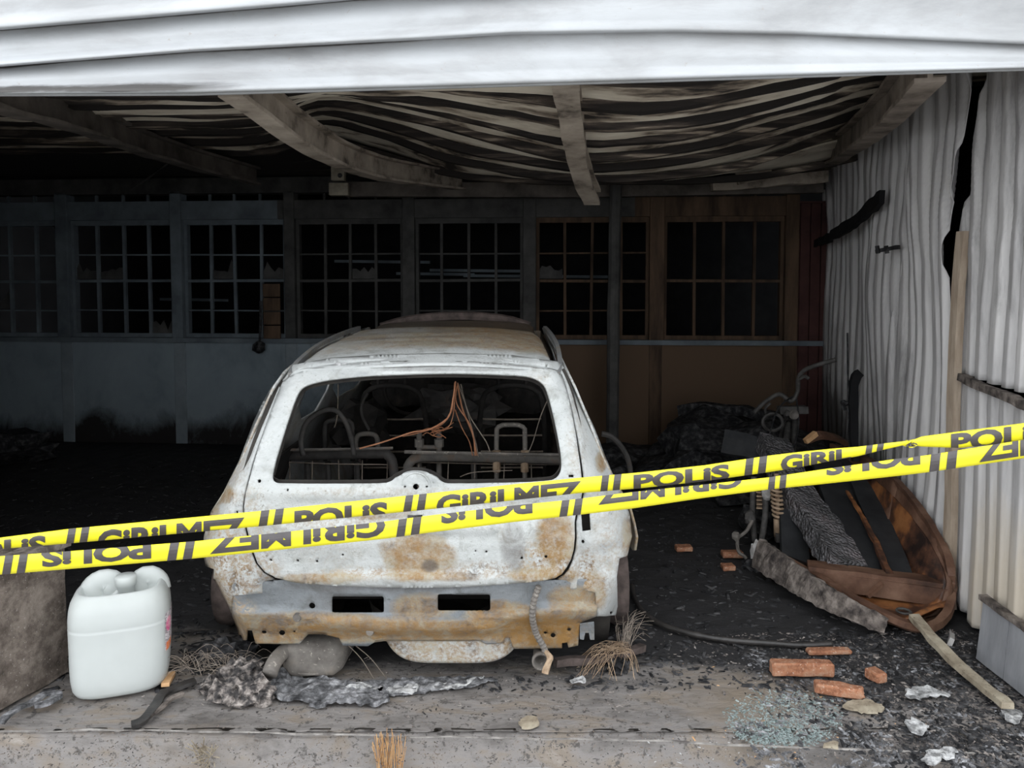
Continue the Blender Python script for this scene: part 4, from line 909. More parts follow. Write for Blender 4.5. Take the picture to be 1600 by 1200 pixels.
def jlabel(a0, a1, z0, z1, mm, nm):
    def fn(u, w_):
        a = lerp(a0, a1, u); z = lerp(z0, z1, w_); x, y = sup(a, 0.1785+0.0012, 0.1425+0.0012, 3.4)
        k = interp([(0.07,0.97),(0.13,0.985),(0.2,0.99),(0.285,1.0),(0.35,1.0)], z); return jpt(x*k, y*k, z)
    return obj(nm, grid(8, 8, fn), MAT[mm], body, smooth=True)
jlabel(-0.52, 0.10, 0.155, 0.32, 'labelgrey', 'label_print')
def jdisc(a0, a1, z0, z1, mm):
    def fn(u, w_):
        t = 2*math.pi*u; a = (a0+a1)/2+(a1-a0)/2*w_*math.cos(t); z = (z0+z1)/2+(z1-z0)/2*w_*math.sin(t)
        x, y = sup(a, 0.1785+0.0024, 0.1425+0.0024, 3.4); return jpt(x, y, z)
    return obj('label_emblem', grid(20, 4, fn), MAT[mm], body)
jdisc(-0.50, -0.10, 0.235, 0.30, 'labelpink')
jlabel(-0.47, -0.02, 0.155, 0.19, 'labelorange', 'label_flash')

# ================================================================== POLICE TAPES
def wordmesh(txt, bold=0.045):
    cu = bpy.data.curves.new('lettering', 'FONT'); cu.body = txt; cu.offset = bold; cu.resolution_u = 3
    o = bpy.data.objects.new('lettering', cu); COL.objects.link(o)
    bpy.context.view_layer.update()
    dg = bpy.context.evaluated_depsgraph_get()
    me = bpy.data.meshes.new_from_object(o.evaluated_get(dg))
    COL.objects.unlink(o); bpy.data.objects.remove(o)
    bm = bmesh.new(); bm.from_mesh(me); bpy.data.meshes.remove(me)
    xs = [q.co.x for q in bm.verts]; x0, x1 = min(xs), max(xs)
    capy = max(q.co.y for q in bm.verts); lowy = min(q.co.y for q in bm.verts)
    for q in bm.verts: q.co = Vector(((q.co.x-x0)/(x1-x0), (q.co.y-lowy)/(capy-lowy), 0))
    return bm
def cut(bm, co, no):
    bmesh.ops.bisect_plane(bm, geom=bm.verts[:]+bm.edges[:]+bm.faces[:], plane_co=co, plane_no=no, clear_outer=True)
def slice_x(bm, k):
    for i in range(1, k):
        bmesh.ops.bisect_plane(bm, geom=bm.verts[:]+bm.edges[:]+bm.faces[:], plane_co=(i/k,0,0), plane_no=(1,0,0))
def tape(name, TOP, BOT, ydep, lab, words, bars, mirror):
    xs = list(range(-270, 1791, 10))
    def pt(px, t, off=0.0):
        a, b_ = interp(TOP, px), interp(BOT, px)
        Y = interp(ydep, px)+0.006*nz((px/90, 0, 3 if mirror else 8), 1.0)
        bulge = -0.006*math.sin(math.pi*min(1,max(0,t)))*min(1, (b_-a)/20)
        return P(px, lerp(a, b_, t), Y+bulge+off)
    root = thing(name, pt(800, 1.0), lab, 'barrier tape')
    v, f = [], []; m_ = 7
    for px in xs:
        for j in range(m_): v.append(tuple(pt(px, j/(m_-1))))
        for j in range(m_): v.append(tuple(pt(px, 1-j/(m_-1), 0.004+0.012*math.sin(math.pi*j/(m_-1)))))
    k = 2*m_
    for i in range(len(xs)-1):
        for j in range(k): f.append((i*k+j, i*k+(j+1) % k, (i+1)*k+(j+1) % k, (i+1)*k+j))
    obj('ribbon', (v, f), MAT['tape'], root, smooth=True)
    for (txt, x0, x1, mg, hh, rot) in words:
        bm = wordmesh(txt)
        # v=1 cap top. t = mg+(1-v)*hh for upright, flipped when rotated
        lim = 1-(1-mg)/hh
        if lim > 0: cut(bm, (0, lim, 0), (0, -1, 0))
        slice_x(bm, 14)
        for i in range(1, 10): bmesh.ops.bisect_plane(bm, geom=bm.verts[:]+bm.edges[:]+bm.faces[:], plane_co=(0,i/10,0), plane_no=(0,1,0))
        bmesh.ops.triangulate(bm, faces=bm.faces[:])
        bm.verts.index_update(); n_ = len(bm.verts); comp = [-1]*n_; comps = []
        bm.verts.ensure_lookup_table()
        for i in range(n_):
            if comp[i] >= 0: continue
            st_ = [i]; comp[i] = len(comps); mem = []
            while st_:
                k_ = st_.pop(); mem.append(k_)
                for e_ in bm.verts[k_].link_edges:
                    o_ = e_.other_vert(bm.verts[k_]).index
                    if comp[o_] < 0: comp[o_] = len(comps); st_.append(o_)
            comps.append(mem)
        spans = [[min(bm.verts[i].co.x for i in m2), max(bm.verts[i].co.x for i in m2), set(m2)] for m2 in comps]
        spans.sort(key=lambda q: q[0]); groups_ = []
        for sp2 in spans:
            if groups_ and sp2[0] < groups_[-1][1]-0.006: groups_[-1][1] = max(groups_[-1][1], sp2[1]); groups_[-1][2] |= sp2[2]
            else: groups_.append(sp2)
        for gr_ in groups_:
            ids = sorted(gr_[2]); mp_ = {k_: i for i, k_ in enumerate(ids)}; vv = []
            for k_ in ids:
                q = bm.verts[k_]; t = mg+(1-q.co.y)*hh
                if rot: px = lerp(x1, x0, q.co.x); t = 1-t
                else: px = lerp(x0, x1, q.co.x)
                vv.append(tuple(pt(px, t, -0.0016)))
            ff = [tuple(mp_[q.index] for q in fc.verts) for fc in bm.faces if fc.verts[0].index in mp_]
            if ff: obj('letter', (vv, ff), MAT['ink'], root)
        bm.free()
    for (x0, wd, sl) in bars:
        for s in (0, 1):
            xa = x0+s*wd*1.75
            vv = []; n_ = 6
            for j in range(n_):
                t = j/(n_-1); vv += [tuple(pt(xa+sl*(1-t), t*1.0, -0.0012)), tuple(pt(xa+wd+sl*(1-t), t*1.0, -0.0012))]
            obj('stripe', (vv, [(2*j, 2*j+1, 2*j+3, 2*j+2) for j in range(n_-1)]), MAT['ink'], root)
    return root
T1 = [(-270,870),(0,840),(110,826),(400,799),(650,773),(800,757),(900,747),(1000,738),(1100,727),(1200,712),(1250,706),(1300,701),(1340,698),(1380,693),(1415,689),(1425,688),(1440,682),(1500,674),(1600,661),(1870,628)]
B1 = [(-270,886),(0,858),(110,849),(400,823),(650,798),(800,782),(900,771),(1000,763),(1100,752),(1200,738),(1250,730),(1300,720),(1340,713),(1380,703),(1415,695),(1425,695),(1440,698),(1500,700),(1600,690),(1870,662)]
T2 = [(-270,884),(0,869),(110,861),(300,846),(400,836),(600,815),(650,808),(800,790),(900,780),(985,769),(1100,757),(1200,746),(1280,734),(1400,717),(1450,711),(1600,687),(1870,650)]
B2 = [(-270,914),(0,898),(110,889),(300,873),(400,863),(600,842),(650,835),(800,816),(900,805),(985,795),(1100,778),(1200,765),(1280,757),(1400,744),(1450,738),(1600,716),(1870,682)]
YD1 = [(-270,2.66),(0,2.50),(800,2.44),(1500,2.50),(1790,2.44)]
YD2 = [(-270,2.62),(0,2.46),(800,2.40),(1500,2.48),(1870,2.40)]
t1 = tape('police_tape', T1, B1, YD1, 'upper yellow police tape, upright lettering, knotted near the corrugated wall',
     [('POLiS', -70, 72, 0.22, 1.6, 0), ('GiRiLMEZ', 152, 382, 0.3, 1.75, 0), ('POLiS', 460, 606, 0.22, 1.45, 0), ('GiRiLMEZ', 682, 908, 0.2, 1.35, 0), ('POLiS', 990, 1140, 0.12, 1.0, 0), ('GiRiL', 1220, 1330, 0.1, 1.1, 0), ('POLiS', 1486, 1640, 0.08, 1.15, 0), ('GiRiLMEZ', -420, -150, 0.2, 1.5, 0)],
     [(103,12,4),(404,13,4),(630,12,4),(938,11,3),(1163,12,3),(1352,10,2)], False)
t2 = tape('police_tape', T2, B2, YD2, 'lower yellow police tape with upside-down lettering, hanging above the jerrycan',
     [('POLiS', 64, 236, 0.2, 1.05, 1), ('GiRiLMEZ', 328, 602, 0.14, 1.3, 1), ('POLiS', 688, 832, 0.4, 1.4, 1), ('GiRiLMEZ', 935, 1160, 0.45, 1.4, 1), ('POLiS', 1290, 1438, 0.5, 1.2, 1), ('GiRiLMEZ', 1530, 1750, 0.12, 1.2, 1)],
     [(3,13,5),(261,14,5),(619,13,4),(874,12,4),(1200,10,2),(1452,15,3)], True)
# twisted knot of the upper tape
kn = P(1420,692,2.50)
kg = []
for i in range(5):
    a = R.uniform(0, 6.28)
    kg.append(sweep(resample([kn+Vector((R.uniform(-.02,.02), R.uniform(-.012,.0), R.uniform(-.012,.012))) for _ in range(5)], 12), rect(0.010, 0.003)))
obj('knot', join(*kg), MAT['tape'], t1)
kg = [sweep(resample([kn+Vector((R.uniform(-.022,.022), R.uniform(-.018,-.004), R.uniform(-.014,.014))) for _ in range(4)], 10), rect(0.006, 0.003)) for i in range(3)]
obj('knot', join(*kg), MAT['ink'], t1)

# ================================================================== WOODEN BOAT
boat = thing('wooden_boat', G(1400, 975), 'scorched brown wooden boat lying against the corrugated wall', 'boat')
ST = [((1452,981,3.33),(1466,974,3.36)), ((1430,979,3.33),(1482,954,3.44)), ((1395,966,3.36),(1488,925,3.56)), ((1340,938,3.48),(1486,897,3.54)), ((1290,909,3.64),(1480,870,3.60)), ((1245,884,3.83),(1463,835,3.70)), ((1205,862,3.99),(1437,795,3.90)), ((1178,846,4.15),(1406,757,4.20)), ((1150,828,4.4),(1360,720,4.7)), ((1120,800,4.7),(1300,695,5.15))]
def hull(stations, n=15, inset=0.0, tmin=0.0, tmax=1.0):
    v, f = [], []
    for i, (a, b_) in enumerate(stations):
        L, Rr = P(*a), P(*b_)
        for j in range(n):
            t = lerp(tmin, tmax, j/(n-1)); e = 2*t-1
            q = L.lerp(Rr, 0.5+0.5*math.copysign(abs(e)**(0.42 if e < 0 else 0.7), e))
            k = abs(e)**2.6
            bow = sm(0, 3, i)
            zf = 0.02+0.10*(1-bow)
            q.z = lerp(min(zf, q.z), q.z, k)+inset*(1-k)
            q.x -= inset*e*0.8
            v.append(tuple(q))
    m_ = len(stations)
    f = [(i*n+j, i*n+j+1, (i+1)*n+j+1, (i+1)*n+j) for i in range(m_-1) for j in range(n-1)]
    return v, f
def dense(st, k=4):
    n_ = (len(st)-1)*k+1
    A = resample([Vector(s[0]) for s in st], n_); B = resample([Vector(s[1]) for s in st], n_)
    return [(tuple(a), tuple(b_)) for a, b_ in zip(A, B)]
DST = dense(ST)
obj('hull', rough(hull(DST[:26]), 0.008, 8), MAT['brownwood'], boat, smooth=True, solid=0.022)
obj('hull_lining', rough(hull(DST[3:30], 15, 0.022, 0.15, 0.97), 0.008, 8), MAT['orangewood'], boat, smooth=True, solid=0.006, label='orange varnished inner planking')
obj('far_side', rough(hull(DST[24:], 9, 0.0, 0.55, 1.0), 0.012, 8), MAT['brownwood'], boat, smooth=True, solid=0.022)
gl = [P(*s[0]) for s in DST[:26]]; gr = [P(*s[1]) for s in DST]
obj('gunwale', rough(sweep(list(reversed(gl))+gr[:14], rect(0.036, 0.03)), 0.004, 12), MAT['brownwood'], boat, smooth=False)
obj('gunwale', rough(sweep(gr[13:], rect(0.03, 0.026)), 0.005, 12), MAT['brownwood'], boat)
# outer ash-grey charred flank at the left end
fl_ = [P(1186,864,4.06), P(1212,882,3.90), P(1248,906,3.72), P(1290,932,3.55), P(1338,957,3.42), P(1385,977,3.33)]
obj('charred_flank', rough(sweep(resample(fl_, 60), [(0.02,-0.08),(0.024,-0.04),(0.026,0),(0.024,0.04),(0.018,0.075),(-0.018,0.075),(-0.024,0),(-0.02,-0.08)], up=(0.25,0.25,1), scale=[1.0-0.011*i-0.0018*max(0,i-12)**2*0.6 for i in range(60)][:60] if False else [1.0-0.55*(i/59)**1.5 for i in range(60)]), 0.010, 34, 2), MAT['ashwood'], boat)
# thwart
ta, tb = P(1262,884,3.78), P(1478,912,3.58)
th = sweep(resample([ta, ta.lerp(tb, .5), tb], 14), rect(0.10, 0.03)); obj('thwart', rough(th, 0.006, 10), MAT['brownwood'], boat)
d_ = Vector((0,-0.05,-0.05))
obj('thwart_riser', rough(sweep([ta+d_+Vector((0.02,0,0)), ta.lerp(tb,.5)+d_, tb+d_-Vector((0.02,0,0))], rect(0.016, 0.085)), 0.004, 10), MAT['brownwood'], boat)
obj('cleat', sweep([P(1378,912,3.60), P(1366,922,3.58), P(1355,932,3.57)], rect(0.02,0.02)), MAT['brownwood'], boat)
obj('mooring_ring', sweep([P(1412,955,3.46)+Vector((0.03*math.cos(a),0.03*math.sin(a),0.0)) for a in [2*math.pi*i/14 for i in range(14)]], circ(0.006, 6), closed=True), MAT['bikemetal'], boat)
for i in range(3):
    x0 = 1300+i*28
    obj('rib', sweep(resample([P(1462-i*14,880-i*30,3.72+0.2*i), P(1440-i*14,895-i*28,3.72+0.2*i), P(1410-i*14,900-i*26,3.75+0.2*i)], 8), rect(0.016,0.016)), MAT['brownwood'], boat)

# charred timbers lying on the boat
def timber(name, path, wd, th_, mm, lab, amp=0.012, freq=8, n=26, up=(0,0,1), cat='timber', seed=0, sub=3, scale=None):
    poly = []
    rr_ = rect(wd, th_)
    for a, b_ in zip(rr_, rr_[1:]+rr_[:1]):
        for t in range(sub): poly.append((lerp(a[0], b_[0], t/sub), lerp(a[1], b_[1], t/sub)))
    return obj(name, rough(sweep(resample(path, n), poly, up=up, scale=scale), amp, freq, seed), MAT[mm], label=lab, cat=cat)
timber('charred_beam', [P(1322,890,3.78), P(1284,828,4.1), P(1240,762,4.5), P(1205,690,4.95)], 0.20, 0.10, 'charbeam', 'thick charred beam with scaly alligator char leaning on the boat thwart', 0.014, 16, 70, up=(0.25,-0.6,0.8), sub=6)
timber('charred_plank', [P(1358,900,3.72), P(1333,835,4.1), P(1300,745,4.75), P(1288,712,5.0)], 0.215, 0.028, 'charplank', 'wide black charred plank across the boat, left of the splintered orange edge', 0.006, 5, 26, up=(0.1,-0.5,0.85))
timber('charred_plank', [P(1406,903,3.68), P(1384,845,4.0), P(1350,765,4.55), P(1330,720,4.95)], 0.125, 0.032, 'charplank', 'narrow black charred plank across the boat, right of the splintered orange edge', 0.006, 5, 26, up=(-0.1,-0.5,0.85))
timber('splintered_lath', [P(1389,899,3.66), P(1371,855,3.9), P(1350,810,4.18), P(1322,768,4.5)], 0.028, 0.02, 'orangewood', 'thin splintered orange lath between two black planks', 0.010, 14, 24, up=(0,-0.5,0.85), cat='lath', scale=[1.25-0.035*i for i in range(24)])
timber('charred_board', [P(1130,690,5.0), P(1165,697,4.95), P(1205,712,4.9)], 0.17, 0.03, 'charplank', 'short grey-black board with a broken pale edge, beside the motorcycle', 0.008, 8, 16, up=(0.1,-0.8,0.5))
timber('bent_wood_strip', [P(1262,687,5.0), P(1285,680,5.0), P(1310,686,5.05), P(1338,703,5.2)], 0.05, 0.03, 'brownwood', 'bent dark wood strip with a pale broken end by the corrugated wall', 0.008, 8, 18, up=(0,-0.5,0.8), cat='wood strip')
timber('broken_stub', [P(1258,690,4.95), P(1275,677,4.97)], 0.035, 0.03, 'rawwood', 'pale freshly broken wood end by the corrugated wall', 0.004, 14, 6, cat='wood')
timber('charred_board', [P(1225,748,4.5), P(1264,753,4.5)], 0.05, 0.03, 'ashwood', 'small ash-brown board end just under the lower tape', 0.006, 8, 8)
timber('charred_board', [P(1243,875,4.05), P(1238,800,4.3)], 0.16, 0.02, 'charplank', 'upright black sheet standing between the shock absorber and the scaly beam', 0.004, 5, 8, up=(0,1,0), cat='board')
# back pile
timber('fallen_beam', [P(1060,640,6.6), P(1150,640,6.3), P(1240,660,5.9)], 0.09, 0.09, 'char', 'black fallen beam in the heap under the brown window', 0.03, 6, 20)
obj('burnt_heap', lump((1.75, 6.1, 0.16), (0.7,0.6,0.36), 0.5, 2.0, 3, 0.0), MAT['char'], label='black heap of burnt rubble behind the motorcycle', cat='rubble heap', kind='stuff')
obj('burnt_heap', lump((-4.6, 6.9, 0.02), (0.45,0.4,0.22), 0.5, 2.0, 6, -0.01), MAT['char'], label='low black heap of rubble at the foot of the grey parapet', cat='rubble heap', kind='stuff')
obj('burnt_heap', lump((0.85, 6.55, 0.02), (0.7,0.4,0.16), 0.5, 2.0, 8, -0.01), MAT['char'], label='low black heap of rubble beside the steel pole', cat='rubble heap', kind='stuff')

# ================================================================== BURNT MOTORCYCLE
mb = thing('burnt_motorcycle', G(1195, 880), 'burnt motorcycle wreck with bare handlebar and coil shock absorber', 'motorcycle')
hbar = obj('handlebar', tube([P(1178,645,5.5), P(1196,628,5.5), P(1218,616,5.5), P(1236,627,5.5), P(1246,612,5.5), P(1248,590,5.45), P(1258,578,5.4), P(1275,571,5.35), P(1306,562,5.3)], 0.016, 8, 50), MAT['bikemetal'], mb, smooth=True)
obj('lever', tube([P(1250,592,5.42), P(1258,588,5.38), P(1264,592,5.36)], 0.012, 6, 8), MAT['bikemetal'], hbar)
obj('lever', tube([P(1198,650,5.5), P(1196,638,5.48), P(1204,630,5.46)], 0.010, 6, 8), MAT['bikemetal'], hbar)
fk = obj('fork', join(tube([P(1232,640,5.6), P(1222,680,5.65), P(1215,760,5.7)], 0.022, 8, 12), tube([P(1244,640,5.5), P(1240,690,5.55), P(1236,770,5.6)], 0.022, 8, 12)), MAT['bikemetal'], mb)
obj('triple_clamp', rough(box(P(1238,640,5.5), (0.2,0.08,0.05)), 0.01, 9), MAT['bikemetal'], fk)
for x, y, r_l in ((1240,648,0.035),(1228,645,0.025)):
    obj('gauge_cup', lathe(P(x,y,5.4), [(0.0,0.03),(r_l*0.6,0.02),(r_l,-0.01),(r_l*0.85,-0.02),(r_l*0.4,-0.005),(0.0,0.0)], 14, 'y'), MAT['exh' if x == 1240 else 'bikemetal'], fk)
obj('headlamp_ring', sweep([P(1208,660,5.4)+Vector((0.07*math.cos(a),0.01,0.06*math.sin(a))) for a in [2*math.pi*i/20 for i in range(20)]], circ(0.012, 6), closed=True), MAT['bikemetal'], fk)
obj('frame', join(tube([P(1232,660,5.5), P(1222,720,5.1), P(1205,750,4.7), P(1190,752,4.45)], 0.02, 8, 20), tube([P(1232,670,5.5), P(1215,800,5.1), P(1200,860,4.7), P(1185,872,4.45)], 0.02, 8, 20), tube([P(1178,745,4.5), P(1176,800,4.5), P(1180,850,4.5)], 0.018, 8, 10), tube([P(1192,750,4.45), P(1196,800,4.4), P(1186,870,4.4)], 0.018, 8, 10)), MAT['bikemetal'], mb, smooth=True)
eng = obj('engine', rough(lump(P(1192,812,4.75), (0.12,0.14,0.15), 0.35, 2.0, 5), 0.01, 18), MAT['char'], mb)
for i in range(6):
    obj('cooling_fin', rough(sweep([P(1182,762+i*6,4.45), P(1197,763+i*6,4.43)], rect(0.05,0.007)), 0.003, 20), MAT['spring'], eng)
obj('carburettor', rough(lump(P(1198,770,4.4), (0.03,0.03,0.045), 0.3, 2, 6, None, ICO2), 0.005, 30), MAT['alu'], eng)
obj('gear_case', rough(lump(P(1172,810,4.42), (0.03,0.03,0.05), 0.4, 2, 8, None, ICO2), 0.006, 30), MAT['bikemetal'], eng)
obj('exhaust_stub', tube([P(1176,812,4.4), P(1166,830,4.35), P(1152,840,4.32)], 0.010, 7, 12), MAT['exh'], mb)
obj('footpeg', rough(lump(P(1150,838,4.3), (0.022,0.022,0.028), 0.3, 2, 4, None, ICO2), 0.003, 30), MAT['exh'], mb)
obj('bracket_leg', tube([P(1152,842,4.3), P(1154,862,4.28), P(1166,872,4.26), P(1170,895,4.25)], 0.010, 6, 14), MAT['exh'], mb)
sh = obj('shock_absorber', join(tube([P(1213,740,4.3), P(1217,840,4.28)], 0.013, 8), lathe(P(1216,822,4.28), [(0.0,-0.06),(0.024,-0.06),(0.027,0.04),(0.0,0.045)], 12)), MAT['spring'], mb, smooth=True, label='tan coil-over shock absorber')
coil = []
for i in range(120):
    a = i/119*9*2*math.pi; c = P(1211,748,4.3).lerp(P(1216,808,4.28), i/119); coil.append(c+Vector((0.028*math.cos(a), 0.028*math.sin(a), 0)))
obj('spring_coil', sweep(coil, circ(0.0075, 6)), MAT['spring'], sh, smooth=True)
obj('clevis', rough(box(P(1217,840,4.26), (0.035,0.03,0.05)), 0.004, 20), MAT['bikemetal'], sh)
obj('ball_end', lump(P(1227,836,4.25), (0.013,0.013,0.02), 0.15, 2, 3, None, ICO2), MAT['ash'], mb)
wl_ = obj('rear_hub', lathe(P(1196,868,4.45), [(0.0,-0.05),(0.05,-0.05),(0.06,0.0),(0.05,0.05),(0.0,0.05)], 18, 'x'), MAT['bikemetal'], mb)
obj('wheel_rim', sweep([P(1215,780,5.75)+Vector((0.0+0.10*math.cos(a), 0.22*math.cos(a), 0.24*math.sin(a)-0.06)) for a in [2*math.pi*i/28 for i in range(28)]], rect(0.05,0.015), closed=True), MAT['bikemetal'], fk)
obj('melted_casing', rough(lump(P(1180,868,4.22), (0.028,0.03,0.085), 0.3, 2.0, 2, 0.0), 0.008, 25), MAT['alu'], mb, label='pale melted aluminium casing')
obj('cable', tube([P(1238,620,5.5), P(1215,640,5.4), P(1200,690,5.2), P(1190,740,4.8)], 0.006, 5, 18), MAT['char'], mb)
obj('cable', tube([P(1244,622,5.5), P(1248,660,5.4), P(1240,700,5.3), P(1222,720,5.1)], 0.006, 5, 18), MAT['char'], mb)

# ================================================================== SMALL THINGS ON THE FLOOR
def brick(px, py, L, rz, lab, h=0.065, d=0.11, tilt=0.0, brk=0):
    c = G(px, py); v, f = box((0,0,0), (L, d, h))
    bm = bmesh.new()
    bv = [bm.verts.new(p) for p in v]
    for q in f: bm.faces.new([bv[i] for i in q])
    bmesh.ops.bevel(bm, geom=bm.edges[:], offset=0.006, segments=1, affect='EDGES')
    bmesh.ops.subdivide_edges(bm, edges=bm.edges[:], cuts=3, use_grid_fill=True)
    vv = []
    for q in bm.verts:
        p = q.co.copy()
        if p.x > L/2-0.02 and brk: p.x -= brk*abs(nz((p.y*30, p.z*30, px), 1))
        p += Vector((nz(p, 30, px), nz(p, 30, px+2), nz(p, 30, px+4)))*0.004
        p.z += p.x*math.tan(tilt)
        vv.append((c.x+p.x*math.cos(rz)-p.y*math.sin(rz), c.y+p.x*math.sin(rz)+p.y*math.cos(rz)+d/2, p.z+h/2+0.002))
    bm.verts.index_update(); ff = [tuple(q.index for q in fc.verts) for fc in bm.faces]; bm.free()
    zmin = min(p[2] for p in vv); vv = [(a, b_, z_-zmin-0.006) for a, b_, z_ in vv]
    return obj('brick', (vv, ff), MAT['brick'], label=lab, cat='brick', group='loose orange bricks on the burnt floor')
brick(1256, 1057, 0.245, -0.02, 'whole orange brick lying square, the largest in the rubble', 0.055, 0.05)
brick(1298, 1023, 0.19, 0.03, 'half-buried flat orange brick at the end of the black hose', 0.02, 0.045)
brick(1375, 1068, 0.055, 0.35, 'small dark orange brick stub pointing towards the boat', 0.04, 0.07)
brick(1316, 1090, 0.18, -0.22, 'slanting red-orange broken brick beside the green glass crumbs', 0.04, 0.05, -0.05, 0.03)
brick(1070, 862, 0.1, 0.05, 'pale brick fragment alone on the black floor right of the car', 0.03, 0.06)
brick(1140, 892, 0.07, 0.1, 'small brick fragment under the motorcycle peg', 0.03, 0.06)
brick(1146, 872, 0.12, 0.0, 'brown brick piece standing beside the melted casing', 0.035, 0.06)
# pale stick
sp_ = [P(1428,963,3.34), P(1460,1000,3.17), P(1495,1036,3.02), P(1520,1058,2.93), G(1575,1103,0.035)]
timber('pale_stick', sp_, 0.045, 0.022, 'stick', 'long weathered pale stick leaning from the boat bow to the floor', 0.006, 12, 40, cat='stick')
timber('white_rod', [G(1486,1004,0.012), P(1484,966,3.75)], 0.035, 0.02, 'alu', 'short pale upright rod between the boat bow and the wall', 0.004, 12, 8, up=(0,1,0), cat='rod')
# grey boards lower right
for i, (ya, yb, zt) in enumerate(((3.14,2.97,0.245),(2.965,2.60,0.235))):
    bx = 1.955
    g = sheet([(ya,0.0),(ya,zt),(yb,zt-0.012),(yb,0.0)], [], 0.05, lambda y, z: (bx+0.02*(z/0.25)+0.004*nz((y,z,i),6), y, z))
    obj('grey_board', g, MAT['greyboard'], solid=0.022, label=('narrow grey painted board at the foot of the corrugated wall','wide grey painted board at the foot of the corrugated wall')[i], cat='board')
timber('rotten_rail', [Vector((1.97,3.15,0.262)), Vector((1.97,2.85,0.25)), Vector((1.97,2.6,0.24))], 0.035, 0.02, 'ashwood', 'rotten brown rail on top of the grey boards', 0.006, 14, 12, cat='rail')
# hose
hp = [G(x, y, 0.014) for x, y in ((988,915),(990,930),(1000,950),(1015,965),(1040,978),(1090,992),(1140,1000),(1190,1004),(1250,1008),(1300,1006))]
obj('rubber_hose', tube(hp, 0.013, 8, 70), MAT['hose'], smooth=True, label='black hose curving over the floor beside the car', cat='hose')
# steel pole and wall fixtures
pz = G(957, 725)
pole = obj('steel_pole', rough(tube([Vector((pz.x,pz.y,0.0)), Vector((pz.x,pz.y,1.3)), Vector((pz.x+0.01,pz.y,2.5))], 0.055, 10, 20), 0.006, 4), MAT['postdark'], label='free-standing round steel pole in front of the windows', cat='pole')
jb1 = obj('junction_box', box(P(530,296,6.8), (0.17,0.08,0.11)), MAT['bone'], bevel=0.008, label='wide pale junction box on the tie beam', cat='electric box')
jb2 = thing('junction_box', P(529,283,6.8), 'small pale junction box with a dark knockout, above the wide one', 'electric box')
obj('case', box(P(529,272,6.8), (0.12,0.08,0.12)), MAT['bone'], jb2, bevel=0.008)
obj('knockout', lathe(P(531,274,6.755), [(0.0,-0.004),(0.02,-0.004),(0.022,0.01)], 10, 'y'), MAT['char'], jb2)
bp = thing('plank_panel', wallpt(434,524,0.14), 'tan plank panel fixed beside the dark window post', 'panel')
for i in range(4):
    a, b_ = s_of(421), s_of(447); z0 = 1.06+i*0.135
    obj('plank', wbox(a, b_, z0, z0+0.125, 0.02, 0.16), MAT['postbrown'], bp, bevel=0.004)
wl2 = thing('wall_hook', wallpt(418,545,0.14), 'black melted lamp bracket hanging below the plank panel', 'bracket')
obj('stem', tube([wallpt(419,470,0.19), wallpt(419,520,0.2), wallpt(417,540,0.2)], 0.012, 6, 8), MAT['char'], wl2)
obj('shade', lump(wallpt(417,540,0.2), (0.06,0.05,0.06), 0.4, 2, 1, None, ICO2), MAT['char'], wl2)

# debris by the left wheel and in front of the car
def dl(px, py, s, mm, lab, seed, amp=0.55, cat='debris lump'):
    c = G(px, py); obj('debris_lump', rough(lump((c.x, c.y+s[1]*0.6, s[2]*0.45), s, amp, 3.4, seed, -0.005), 0.022, 45, seed), MAT[mm], label=lab, cat=cat)
dl(355,1098,(0.075,0.05,0.05),'debris','crumpled pale debris lump right of the black strap',1)
dl(395,1100,(0.07,0.05,0.055),'debris','ribbed grey debris lump beside the grey ash sheet',2)
dl(372,1075,(0.10,0.06,0.06),'debris','crusty dark debris lump under the tail pipe',3)
dl(328,1085,(0.05,0.04,0.035),'debris','small crumbly debris lump next to the orange chip',4)
dl(338,1040,(0.14,0.09,0.05),'char','black matted debris under the left wheel',5)
dl(420,1072,(0.07,0.05,0.03),'ashgrey','grey crust at the mouth of the tail pipe',6)
dl(970,1050,(0.035,0.03,0.03),'char','small black cinder under the wire bundle',7)
dl(1180,890,(0.06,0.05,0.03),'char','black cinder under the motorcycle casing',8)
dl(1452,905,(0.05,0.04,0.04),'char','black charcoal in the corner of the boat',9)
def flat(name, pts, mm, lab, cat, z=0.006, th_=0.006, curl=0.012, seed=0, grp=None):
    poly = [(G(*p).x, G(*p).y) for p in pts]
    poly = dens(smooth_poly(poly), 0.012)
    poly = [(x+0.016*nz((x*45, y*45, seed), 1.0)+0.012*nz((x*14, y*14, seed+3), 1.0), y+0.014*nz((x*45, y*45, seed+5), 1.0)) for x, y in poly]
    g = sheet(poly, [], 0.011, lambda x, y: (x, y, max(0.001, floor_z(x, y)+z+curl*(0.5+0.8*nz((x*9, y*9, seed), 1.0)+0.5*nz((x*40, y*40, seed), 1.0)))))
    obj(name, g, MAT[mm], solid=th_, label=lab, cat=cat, group=grp)
flat('melted_bumper_sheet', [(418,1078),(440,1098),(475,1097),(500,1110),(512,1100),(560,1104),(600,1102),(612,1092),(590,1086),(560,1072),(500,1062),(450,1060)], 'ashgrey', 'grey ash-coated melted bumper skin lying behind the car', 'burnt sheet', 0.012, 0.012, 0.02, 2)
flat('melted_bumper_sheet', [(530,1078),(560,1068),(600,1063),(700,1058),(790,1060),(740,1072),(660,1084),(600,1088)], 'ashgrey', 'thin grey ash sheet under the spare wheel well', 'burnt sheet', 0.006, 0.006, 0.015, 3)
